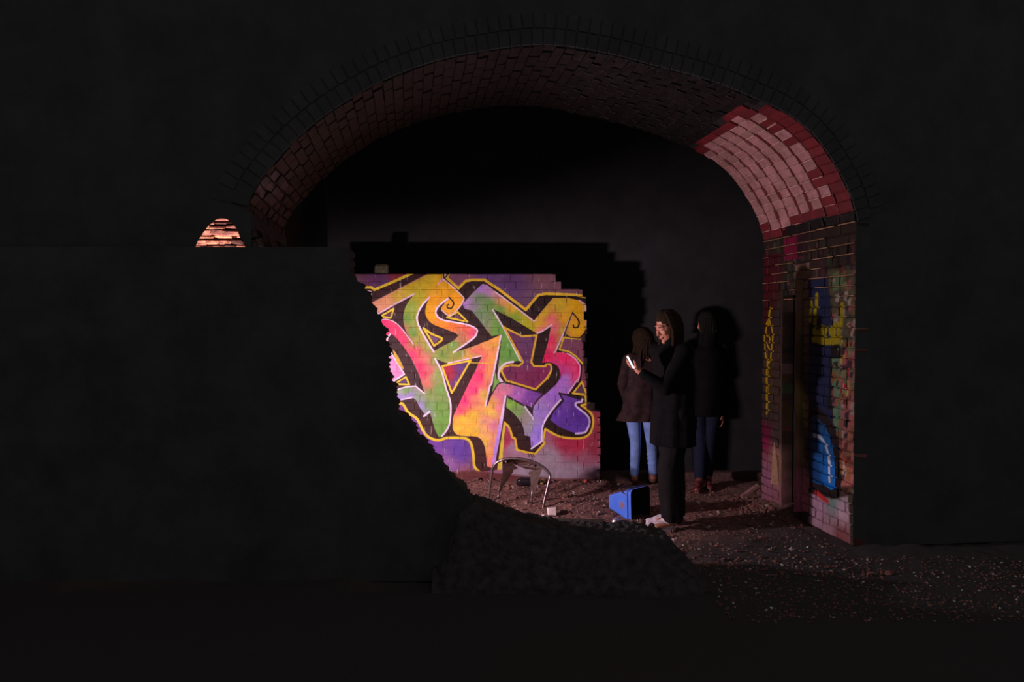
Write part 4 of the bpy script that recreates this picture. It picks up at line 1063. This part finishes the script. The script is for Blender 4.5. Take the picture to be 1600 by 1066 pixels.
# ------------------------------------------------------------------ blue tub on its side
def tub():
    n_ = Vector((.72, -.69, .03)).normalized()                       # the mouth looks right and towards the viewer
    rt = Vector((.69, .72, 0)).normalized(); up = rt.cross(-n_).normalized()
    if up.z < 0: up = -up
    mc = at(1000.5, 788.5, 6.92); bc = mc - n_ * .285 + Vector((.015, 0, .0))
    root = empty('plastic_tub', (mc.x, mc.y, 0)); tag(root, 'blue tapered plastic tub lying on its side, its dark mouth facing right', 'tub')
    O = Vector((mc.x, mc.y, 0))
    def ringp(c, hw, hh, r, k=6):
        out = []
        for sx, sy, a0 in ((1, 1, 0), (-1, 1, 90), (-1, -1, 180), (1, -1, 270)):
            for i in range(k + 1):
                a = math.radians(a0 + 90 * i / k); out.append(c + rt * (sx * (hw - r) + math.cos(a) * r) + up * (sy * (hh - r) + math.sin(a) * r) - O)
        return out
    def loft(bm, rings, close_end=True):
        R = [[bm.verts.new(p) for p in r] for r in rings]; n = len(R[0])
        for a, b in zip(R[:-1], R[1:]):
            for i in range(n): bm.faces.new((a[i], a[(i + 1) % n], b[(i + 1) % n], b[i]))
        if close_end: bm.faces.new(R[-1])
    H = .140
    bm = bmesh.new()
    loft(bm, [ringp(mc + n_ * .002, .136, H, .035), ringp(mc - n_ * .02, .134, H - .003, .033), ringp(mc - n_ * .14 + Vector((0, 0, .004)), .108, .100, .028), ringp(bc, .082, .060, .02), ringp(bc - n_ * .004, .076, .054, .018)])
    m = NT('blue_plastic'); p = m.geo()
    m.bump(m.noise(30, p), .2, .003)
    c = m.mix(m.ramp(m.noise(9, p), [(.35, 0), (.7, 1)]), (.05, .14, .62), (.09, .20, .72))
    pt = m.n('ShaderNodeVectorMath', operation='DISTANCE'); m.L.new(p, pt.inputs[0]); sp = at(975, 789, 6.92); pt.inputs[1].default_value = sp
    c = m.mix(m.ramp(pt.outputs['Value'], [(.030, 1), (.042, 0)]), c, (.22, .12, .16))
    m.out(c, .4, .4)
    link('tub_body', bm_mesh(bm, 'tub_body', True), root, m.m)
    bm = bmesh.new()
    loft(bm, [ringp(mc + n_ * .004, .136, H, .035), ringp(mc + n_ * .004, .127, H - .009, .03), ringp(mc - n_ * .12, .10, .098, .026), ringp(bc + n_ * .01, .074, .052, .018)])
    link('dark_inside', bm_mesh(bm, 'dark_inside', True), root, simple('inside_shade', (.008, .009, .014), .7, .2, var=.2))  # shade inside the mouth painted as near-black on the inner wall
    bm = bmesh.new(); r = ringp(mc - n_ * .035 + Vector((0, 0, .002)), .137, H + .001, .035); add_tube(bm, r + [r[0]], .004, 8); link('rim', bm_mesh(bm, 'rim', True), root, m.m)
    hb = []
    for i in range(13):                                               # wire handle swung over the top and back
        a = math.pi * i / 12; hb.append(mc - n_ * (.03 + .15 * math.sin(a)) + rt * (-.136 * math.cos(a)) + up * (.09 + .045 * math.sin(a)) - O)
    bm = bmesh.new(); add_tube(bm, hb, .0035, 8); link('handle', bm_mesh(bm, 'handle', True), root, M['steel'])
tub()

# ------------------------------------------------------------------ people
M['skin'] = simple('skin', (.50, .19, .12), .5, .4, var=.10, scale=30, bump=.1)
M['hair_brown'] = simple('brown_hair', (.022, .012, .006), .9, .12, var=.5, scale=60, bump=.8)
M['hair_dark'] = simple('dark_hair', (.010, .008, .007), .9, .12, var=.5, scale=60, bump=.8)
M['black_cloth'] = simple('black_coat_cloth', (.004, .0035, .004), .9, .1, var=.4, scale=20, bump=.6)
M['brown_cloth'] = simple('dark_brown_coat_cloth', (.030, .015, .015), .9, .15, var=.5, scale=14, bump=.6)
M['trouser'] = simple('black_trouser_cloth', (.008, .006, .006), .9, .15, var=.4, scale=14)
M['denim'] = simple('light_blue_denim', (.17, .26, .55), .8, .2, var=.28, scale=12, bump=.5)
M['dark_denim'] = simple('navy_denim', (.010, .013, .028), .85, .15, var=.3, scale=14)
M['trainer'] = simple('white_trainer', (.62, .50, .56), .5, .4, var=.3, scale=40)
M['sole'] = simple('white_rubber_sole', (.6, .55, .68), .5, .4, var=.1)
M['boot'] = simple('brown_boot', (.12, .05, .035), .5, .4, var=.3, scale=40)
M['red_shoe'] = simple('dark_red_shoe', (.14, .03, .028), .3, .6, var=.5, scale=50)
M['eye'] = simple('eye', (.03, .02, .02), .2, .6, var=.1)
def fused(name, bm, mat, parent=None, voxel=.006, smooth=3):
    me = bm_mesh(bm, name, True); o = link(name, me, parent, mat)
    r = o.modifiers.new('fuse', 'REMESH'); r.mode = 'VOXEL'; r.voxel_size = voxel; r.use_smooth_shade = True
    if smooth: s = o.modifiers.new('relax', 'SMOOTH'); s.iterations = smooth; s.factor = .5
    return o
class Fr:
    """local frame: x right, y forward, z up"""
    def __init__(s, o, yaw, pitch=0.0, roll=0.0):
        s.o = Vector(o); s.R = Matrix.Rotation(yaw, 3, 'Z') @ Matrix.Rotation(pitch, 3, 'X') @ Matrix.Rotation(roll, 3, 'Y')
    def __call__(s, x, y, z): return s.o + s.R @ Vector((x, y, z))
def head(bm, f):
    add_ell(bm, f(0, -.012, .035), (.074, .092, .088), f.R); add_ell(bm, f(0, .030, -.010), (.062, .062, .088), f.R)
    add_ell(bm, f(0, .028, -.058), (.052, .056, .052), f.R); add_ell(bm, f(0, .070, -.096), (.021, .020, .018), f.R)
    add_ell(bm, f(0, .072, .030), (.050, .024, .016), f.R)                       # brow
    add_cap(bm, f(0, .086, .012), .008, f(0, .108, -.026), .0125); add_ell(bm, f(.011, .096, -.030), (.008, .010, .008), f.R); add_ell(bm, f(-.011, .096, -.030), (.008, .010, .008), f.R)
    add_ell(bm, f(0, .085, -.055), (.023, .013, .007), f.R); add_ell(bm, f(0, .083, -.066), (.019, .013, .007), f.R)
    for s_ in (-1, 1):
        add_ell(bm, f(s_ * .036, .066, -.020), (.022, .022, .022), f.R); add_ell(bm, f(s_ * .075, -.008, -.008), (.009, .018, .030), f.R)
        add_ell(bm, f(s_ * .031, .076, .008), (.015, .010, .009), f.R)
    add_cap(bm, f(0, -.02, -.06), .052, f(0, -.035, -.17), .055)
def face_bits(f, parent):
    for s_ in (-1, 1):
        bm = bmesh.new(); add_ell(bm, f(s_ * .031, .0835, .006), (.012, .005, .0055), f.R, 10); link('eye', bm_mesh(bm, 'eye', True), parent, M['eye'])
        bm = bmesh.new(); add_cap(bm, f(s_ * .016, .094, .030), .003, f(s_ * .048, .084, .032), .0022, 8); link('eyebrow', bm_mesh(bm, 'eyebrow', True), parent, M['hair_brown'])
    bm = bmesh.new(); add_cap(bm, f(-.016, .0965, -.0595), .0035, f(.016, .0965, -.0595), .0035, 8, .7); link('lips', bm_mesh(bm, 'lips', True), parent, simple('lips', (.35, .09, .08), .4, .4, var=.1))
def hand(bm, o, fwd, thumb, curl, sc=1.0):
    """palm and five fingers; fwd along the fingers, thumb side direction, curl angle per joint"""
    fwd = fwd.normalized(); th = (thumb - fwd * thumb.dot(fwd)).normalized(); nrm = fwd.cross(th)     # fingers curl towards nrm
    o = Vector(o)
    add_cap(bm, o, .027 * sc, o + fwd * .060 * sc, .034 * sc, 14, .45, nrm)
    for i, (off, L) in enumerate(((.027, .072), (.009, .080), (-.009, .074), (-.026, .058))):
        p = o + fwd * .078 * sc + th * off * sc; d = fwd + th * (.10 * (1.5 - i) / 1.5); r = .0088 - .0005 * i
        add_cap(bm, p - fwd * .02 * sc, r * sc, p, r * sc, 10)
        for j, fr in enumerate((.45, .32, .23)):
            a = curl * (j + .6); dd = (d * math.cos(a) + nrm * math.sin(a)).normalized(); q = p + dd * L * fr * sc
            add_cap(bm, p, r * sc * (1 - .08 * j), q, r * sc * (.92 - .08 * j), 10); p = q
    p = o + fwd * .012 * sc + th * .024 * sc; a1 = p + (fwd * .6 + th * .55 + nrm * .3).normalized() * .038 * sc; a2 = a1 + (fwd * .85 + th * .1 + nrm * .5).normalized() * .030 * sc
    add_cap(bm, p, .013 * sc, a1, .0105 * sc, 10); add_cap(bm, a1, .0105 * sc, a2, .0085 * sc, 10)
def shoe(bm, ankle, fwd, L=.26, h=.07):
    fwd = Vector((fwd[0], fwd[1], 0)).normalized(); a = Vector(ankle); side = Vector((-fwd.y, fwd.x, 0))
    z0 = 0.0
    heel = Vector((a.x, a.y, 0)) - fwd * .055; toe = heel + fwd * L
    add_cap(bm, heel + fwd * .035 + Vector((0, 0, .040)), .038, heel + fwd * L * .62 + Vector((0, 0, .036)), .043, 14, .8, (0, 0, 1))
    add_cap(bm, heel + fwd * L * .55 + Vector((0, 0, .034)), .044, toe - fwd * .045 + Vector((0, 0, .030)), .036, 14, .75, (0, 0, 1))
    add_cap(bm, heel + fwd * .06 + Vector((0, 0, .05)), .040, heel + fwd * .065 + Vector((0, 0, h + .03)), .042)
    add_cap(bm, heel + fwd * .075 + Vector((0, 0, .072)), .032, heel + fwd * L * .60 + Vector((0, 0, .052)), .026)
def sole_of(ankle, fwd, L=.26):
    fwd = Vector((fwd[0], fwd[1], 0)).normalized(); side = Vector((-fwd.y, fwd.x, 0)); heel = Vector((ankle[0], ankle[1], 0)) - fwd * .062
    vs = []; N = 22
    for z in (0, .022):
        for i in range(N):
            t = 2 * math.pi * i / N; xx = (math.cos(t) * .5 + .5); w_ = .040 + .010 * math.sin(xx * 3.0) * 1.0
            vs.append(heel + fwd * xx * (L + .012) + side * math.sin(t) * w_ + Vector((0, 0, z)))
    fs = [tuple(range(N))[::-1], tuple(range(N, 2 * N))] + [(i, (i + 1) % N, N + (i + 1) % N, N + i) for i in range(N)]
    return mesh_py('sole', vs, fs)
def locks(bm, f, rnd, n, length, rad=.012, back=-2.4, front=2.4, down=Vector((0, 0, -1)), spread=.0):
    """hair hanging in separate locks from the crown round the skull"""
    for i in range(n):
        a = back + (front - back) * (i + rnd.uniform(-.3, .3)) / max(1, n - 1)       # 0 is straight behind
        dx, dy = math.sin(a), -math.cos(a)
        pts = [f(dx * .02, -.01 + dy * .02, .128), f(dx * .056, -.012 + dy * .066, .105), f(dx * .083, -.014 + dy * .100, .045), f(dx * .088, -.018 + dy * .100, -.03)]
        L = length * rnd.uniform(.8, 1.1); p = pts[-1]
        for k in range(4):
            p = p + down * L / 4 + f.R @ Vector((dx * (spread + rnd.uniform(-.006, .008)), dy * (spread * .6) + rnd.uniform(-.006, .006), 0)); pts.append(p)
        add_tube(bm, pts, [rad * .9, rad * 1.2, rad * 1.3, rad * 1.2, rad * 1.1, rad, rad * .8, rad * .4], 8)
def wrinkled(bm, secs, folds=7, amp=.06, seg=40, seed=0):
    """stack of (centre, rx, ry, yaw) sections with hanging folds, closed"""
    rings = []
    for i, (c, rx, ry, yaw) in enumerate(secs):
        c = Vector(c); t = i / (len(secs) - 1); r = []
        for k in range(seg):
            a = 2 * math.pi * k / seg
            m = 1 + amp * t * math.sin(folds * a + seed + t) + .03 * noise.noise(Vector((math.cos(a) * 2, math.sin(a) * 2, t * 5 + seed)))
            x, y = math.cos(a) * rx * m, math.sin(a) * ry * m
            r.append(bm.verts.new(c + Vector((x * math.cos(yaw) - y * math.sin(yaw), x * math.sin(yaw) + y * math.cos(yaw), 0))))
        rings.append(r)
    for a, b in zip(rings[:-1], rings[1:]):
        for k in range(seg): bm.faces.new((a[k], a[(k + 1) % seg], b[(k + 1) % seg], b[k]))
    bm.faces.new(rings[0]); bm.faces.new(rings[-1][::-1])


# --- the one reading the phone: long dark coat, wide black trousers, white trainers
rnd = random.Random(5)
D1 = 6.5
yaw1 = math.radians(62)                                # +y turned to face left and a little towards the viewer
def X1(px, D=D1): return (px - 800) * D / F
hf = Fr(at(1043, 511, D1), math.radians(118), math.radians(-20), 0)
Fw = Vector((-.88, -.47, 0)); Sd = Vector((.47, -.88, 0))          # forward, and her left hand side (towards the viewer)
pel = Vector((X1(1052), D1, .93)); chest = Vector((X1(1053), D1, 1.30)); neckb = Vector((X1(1049), D1, 1.455))
hips = [pel + Sd * s for s in (.085, -.085)]
ank = [Vector((X1(1050), D1 - .03, .09)), Vector((X1(1060), D1 + .15, .09))]
knee = [Vector((X1(1046), D1 - .04, .50)), Vector((X1(1057), D1 + .12, .50))]
sh = [neckb + Sd * .165 + Vector((0, 0, -.055)), neckb - Sd * .165 + Vector((0, 0, -.055))]
handL = at(997, 579, 6.33); elbL = at(1040, 607, 6.30)
handR = at(1040, 655, 6.66); elbR = at(1062, 615, 6.72)
bm = bmesh.new(); head(bm, hf)
add_cap(bm, hf(0, -.03, -.12), .053, neckb, .056)
add_cap(bm, pel, .12, chest, .125, flat=.8, fax=Fw); add_cap(bm, chest, .12, neckb + Vector((0, 0, -.08)), .09, flat=.75, fax=Fw)
for i in range(2):
    add_cap(bm, hips[i], .085, knee[i], .055); add_cap(bm, knee[i], .055, ank[i], .038)
    add_cap(bm, ank[i] + Vector((0, 0, -.03)), .036, ank[i] + Vector((-.13, -.05, -.05)), .026)
    e, h_ = (elbL, handL) if i == 0 else (elbR, handR)
    add_cap(bm, sh[i], .050, e, .038); add_cap(bm, e, .038, h_, .024)
fd = (at(985, 566, 6.33) - handL).normalized()
hand(bm, handL, Vector((-.75, .25, .55)), Vector((-.3, -.6, .5)), .55)
hand(bm, handR, Vector((-.3, -.1, -1)), Vector((-1, -.3, 0)), .45)
p1 = fused('person', bm, M['skin'], None, .0045, 2)
tag(p1, 'person in long black coat and white trainers, looking down at a glowing phone', 'person')
face_bits(hf, p1)
bm = bmesh.new(); locks(bm, hf, rnd, 28, .26, .013, -1.95, 1.95); add_ell(bm, hf(0, -.022, .045), (.084, .098, .088), hf.R)
link('hair', bm_mesh(bm, 'hair', True), p1, M['hair_brown'])
bm = bmesh.new()
add_cap(bm, sh[0], .075, elbL, .060); add_cap(bm, elbL, .058, handL.lerp(elbL, .18), .038); add_cap(bm, sh[1], .075, elbR, .060); add_cap(bm, elbR, .058, handR.lerp(elbR, .18), .038)
for k in range(6): q = elbL.lerp(handL, .12 + .12 * k); add_ell(bm, q, (.020, .055 - .004 * k, .052 - .004 * k))
add_cap(bm, sh[0], .07, sh[1], .07); add_cap(bm, neckb + Vector((0, 0, -.02)), .075, neckb + Vector((0, 0, .02)), .062)
wrinkled(bm, [(neckb + Vector((0, 0, -.01)), .075, .085, .49), (neckb + Vector((0, 0, -.08)), .11, .19, .49), (chest + Vector((0, 0, -.04)), .135, .19, .49), (pel + Vector((0, 0, .10)), .135, .175, .49), (pel + Vector((0, 0, -.06)), .15, .19, .49), (pel + Vector((0, 0, -.26)), .16, .20, .49)], 8, .05, 40, 1)
fused('coat', bm, M['black_cloth'], p1, .009, 2)
bm = bmesh.new()
for i in range(2):
    add_cap(bm, hips[i], .105, knee[i], .095); add_cap(bm, knee[i], .095, ank[i] + Vector((0, 0, .06)), .088)
    wrinkled(bm, [(knee[i], .095, .10, 0), (knee[i].lerp(ank[i], .5), .095, .105, 0), (ank[i] + Vector((.005, 0, -.01)), .082, .10, 0)], 6, .08, 24, i)
fused('trousers', bm, M['trouser'], p1, .010, 2)
for i, (fx, fy) in enumerate(((-.97, -.18), (-.95, .05))):
    f_ = Vector((fx, fy, 0)); bm = bmesh.new(); a_ = ank[i].copy(); shoe(bm, a_ + f_ * .035, f_)
    s_ = fused('trainer', bm, M['trainer'], p1, .006, 2)
    link('sole', sole_of(a_ + f_ * .035, f_), s_, M['sole'])
    bm = bmesh.new()
    for k in range(4):
        c = Vector((a_.x, a_.y, 0)) + f_ * (.055 + .024 * k); sd = Vector((-f_.y, f_.x, 0)); add_tube(bm, [c - sd * .026 + Vector((0, 0, .075 - .006 * k)), c + Vector((0, 0, .092 - .008 * k)), c + sd * .026 + Vector((0, 0, .075 - .006 * k))], .0035, 6)
    link('laces', bm_mesh(bm, 'laces', True), s_, M['sole'])
# the phone
ph = empty('smartphone', at(984.5, 567, 6.30)); tag(ph, 'slim phone with a glaring white screen held in the hand of the long-coated person', 'phone')
fr = Fr((0, 0, 0), math.radians(0)); ax_long = Vector((-.42, .30, .86)).normalized(); nrm_ = Vector((.86, -.36, .40)); nrm_ = (nrm_ - ax_long * nrm_.dot(ax_long)).normalized(); ax_w = ax_long.cross(nrm_)
R_ = Matrix((ax_w, nrm_, ax_long)).transposed()
bm = bmesh.new(); add_box(bm, (0, 0, 0), (.058, .008, .115), R_); bmesh.ops.bevel(bm, geom=list(bm.edges), offset=.0025, segments=2, affect='EDGES'); link('phone_body', bm_mesh(bm, 'phone_body'), ph, M['housing'])
em = bpy.data.materials.new('lit_screen'); em.use_nodes = True; b_ = em.node_tree.nodes['Principled BSDF']; b_.inputs['Emission Color'].default_value = (1, .86, 1, 1); b_.inputs['Emission Strength'].default_value = 2.2
bm = bmesh.new(); add_box(bm, nrm_ * .0046, (.052, .0008, .102), R_); link('screen', bm_mesh(bm, 'screen'), ph, em)

# --- the one seen from behind: brown coat that flares, light jeans
rnd = random.Random(9); D2 = 8.3
def Q(px, py, D=D2): return at(px, py, D)
hf2 = Fr(Q(1004, 533), math.radians(35), math.radians(-18), 0)
pel = Q(1000, 640); chest = Q(1003, 580); neckb = Q(1004, 553)
ank = [Vector((Q(991, 750).x, D2 - .02, .07)), Vector((Q(1021, 752).x, D2 + .02, .07))]
hips = [pel + Vector((-.075, 0, 0)), pel + Vector((.085, 0, 0))]; knee = [Vector((Q(993, 690).x, D2, .43)), Vector((Q(1018, 690).x, D2, .43))]
sh = [neckb + Vector((-.14, 0, -.06)), neckb + Vector((.13, 0, -.06))]
elb = [Q(973, 600, D2 - .03), Q(1030, 600, D2)]; wri = [Q(980, 628, D2 + .14), Q(1020, 615, D2 + .18)]
bm = bmesh.new(); head(bm, hf2); add_cap(bm, hf2(0, -.03, -.10), .05, neckb, .055)
add_cap(bm, pel, .105, chest, .11, flat=.8, fax=(0, 1, 0)); add_cap(bm, chest, .11, neckb, .075, flat=.8, fax=(0, 1, 0))
for i in range(2):
    add_cap(bm, hips[i], .075, knee[i], .05); add_cap(bm, knee[i], .05, ank[i], .034); add_cap(bm, ank[i] + Vector((0, 0, -.02)), .032, ank[i] + Vector((.01, .12, -.04)), .024)
    add_cap(bm, sh[i], .045, elb[i], .034); add_cap(bm, elb[i], .034, wri[i], .022)
    hand(bm, wri[i], Vector((.1, .6, .2)), Vector((.3 if i else -.3, 0, 1)), .45, .92)
p2 = fused('person', bm, M['skin'], None, .005, 2)
tag(p2, 'person seen from behind in a flared dark brown coat and light blue jeans', 'person')
face_bits(hf2, p2)
bm = bmesh.new(); locks(bm, hf2, rnd, 30, .19, .014, -2.3, 2.3, spread=.012); add_ell(bm, hf2(0, -.02, .045), (.084, .10, .09), hf2.R); link('hair', bm_mesh(bm, 'hair', True), p2, M['hair_brown'])
bm = bmesh.new()
wrinkled(bm, [(neckb + Vector((0, 0, -.02)), .08, .07, 0), (neckb + Vector((0, 0, -.08)), .165, .11, 0), (chest, .165, .13, 0), (chest.lerp(pel, .5), .16, .14, 0), (pel, .185, .17, 0), (Q(994, 657), .205, .19, 0)], 7, .07, 48, 2)
for i in range(2): add_cap(bm, sh[i], .062, elb[i], .056); add_cap(bm, elb[i], .055, wri[i], .042)
add_cap(bm, neckb + Vector((-.06, -.05, -.03)), .055, neckb + Vector((.06, -.05, -.03)), .055)       # hood lying on the shoulders
add_cap(bm, neckb, .088, hf2(0, -.035, -.13), .084)
for k in range(5): add_tube(bm, [Q(984 + k * 4, 551 + k, D2 - .11), Q(988 + k * 3.2, 562, D2 - .135), Q(990 + k * 3, 574, D2 - .13)], .009, 8)
fused('coat', bm, M['brown_cloth'], p2, .008, 2)
bm = bmesh.new()
for i in range(2):
    add_cap(bm, hips[i], .085, knee[i], .054); add_cap(bm, knee[i], .054, ank[i] + Vector((0, 0, .05)), .045)
    for k in range(5): add_ell(bm, knee[i].lerp(ank[i], .35 + .13 * k) + Vector((rnd.uniform(-.006, .006), 0, 0)), (.052 - .002 * k, .052 - .002 * k, .014))
fused('jeans', bm, M['denim'], p2, .007, 1)
for i in range(2):
    bm = bmesh.new(); shoe(bm, ank[i] + Vector((0, .02, 0)), (.1, 1, 0), .23, .06); fused('boot', bm, M['boot'], p2, .006, 2)

# --- the one farther back on the right: dark clothes, cap, dark red shoes
rnd = random.Random(12); D3 = 8.12
hf3 = Fr(at(1104, 507, D3), math.radians(22), math.radians(-6), 0)
def Q3(px, py, D=D3): return at(px, py, D)
pel = Q3(1101, 640); chest = Q3(1104, 575); neckb = Q3(1104, 536)
ank = [Vector((Q3(1092, 760).x, D3 - .04, .08)), Vector((Q3(1107, 760).x, D3 + .06, .08))]
hips = [pel + Vector((-.075, 0, 0)), pel + Vector((.075, 0, 0))]; knee = [Vector((Q3(1094, 700).x, D3, .48)), Vector((Q3(1108, 700).x, D3, .48))]
sh = [neckb + Vector((-.17, -.02, -.06)), neckb + Vector((.17, .02, -.06))]
elb = [Q3(1080, 605, D3 - .06), Q3(1131, 605)]; wri = [Q3(1083, 650, D3 - .06), Q3(1128, 645)]
bm = bmesh.new(); head(bm, hf3); add_cap(bm, hf3(0, -.03, -.10), .055, neckb, .06)
add_cap(bm, pel, .11, chest, .13, flat=.75, fax=(0, 1, 0)); add_cap(bm, chest, .13, neckb, .08, flat=.75, fax=(0, 1, 0))
for i in range(2):
    add_cap(bm, hips[i], .085, knee[i], .055); add_cap(bm, knee[i], .055, ank[i], .036); add_cap(bm, ank[i] + Vector((0, 0, -.02)), .034, ank[i] + Vector((-.04, -.12, -.045)), .026)
    add_cap(bm, sh[i], .05, elb[i], .038); add_cap(bm, elb[i], .038, wri[i], .025); hand(bm, wri[i], Vector((0, -.05, -1)), Vector((0, -1, 0)), .35)
p3 = fused('person', bm, M['skin'], None, .005, 2)
tag(p3, 'person in dark clothes and a close dark cap standing farthest back on the right', 'person')
face_bits(hf3, p3)
bm = bmesh.new(); add_ell(bm, hf3(0, -.016, .048), (.084, .104, .086), hf3.R, 24); add_cap(bm, hf3(-.06, .02, .03), .022, hf3(.06, .02, .03), .022); fused('cap', bm, M['hair_dark'], p3, .006, 3)
bm = bmesh.new(); locks(bm, hf3, rnd, 16, .09, .010, -1.5, 1.5); link('hair', bm_mesh(bm, 'hair', True), p3, M['hair_dark'])
bm = bmesh.new()
wrinkled(bm, [(neckb + Vector((0, 0, -.01)), .08, .075, 0), (neckb + Vector((0, 0, -.07)), .18, .12, 0), (chest, .19, .14, 0), (pel + Vector((0, 0, .05)), .18, .14, 0), (pel + Vector((0, 0, -.06)), .18, .15, 0)], 6, .04, 40, 4)
add_cap(bm, neckb + Vector((0, 0, -.04)), .095, hf3(0, -.030, -.100), .090)
for i in range(2): add_cap(bm, sh[i], .07, elb[i], .060); add_cap(bm, elb[i], .058, wri[i], .042)
fused('jacket', bm, M['black_cloth'], p3, .009, 2)
bm = bmesh.new()
for i in range(2): add_cap(bm, hips[i], .10, knee[i], .072); add_cap(bm, knee[i], .072, ank[i] + Vector((0, 0, .05)), .058)
fused('trousers', bm, M['dark_denim'], p3, .009, 2)
for i in range(2):
    f_ = Vector((-.35, -.94, 0)) if i == 0 else Vector((-.1, -1, 0)); bm = bmesh.new(); shoe(bm, ank[i] + f_ * .02, f_, .27, .06); s_ = fused('shoe', bm, M['red_shoe'], p3, .006, 2)
    link('sole', sole_of(ank[i] + f_ * .02, f_, .27), s_, M['red_shoe'])
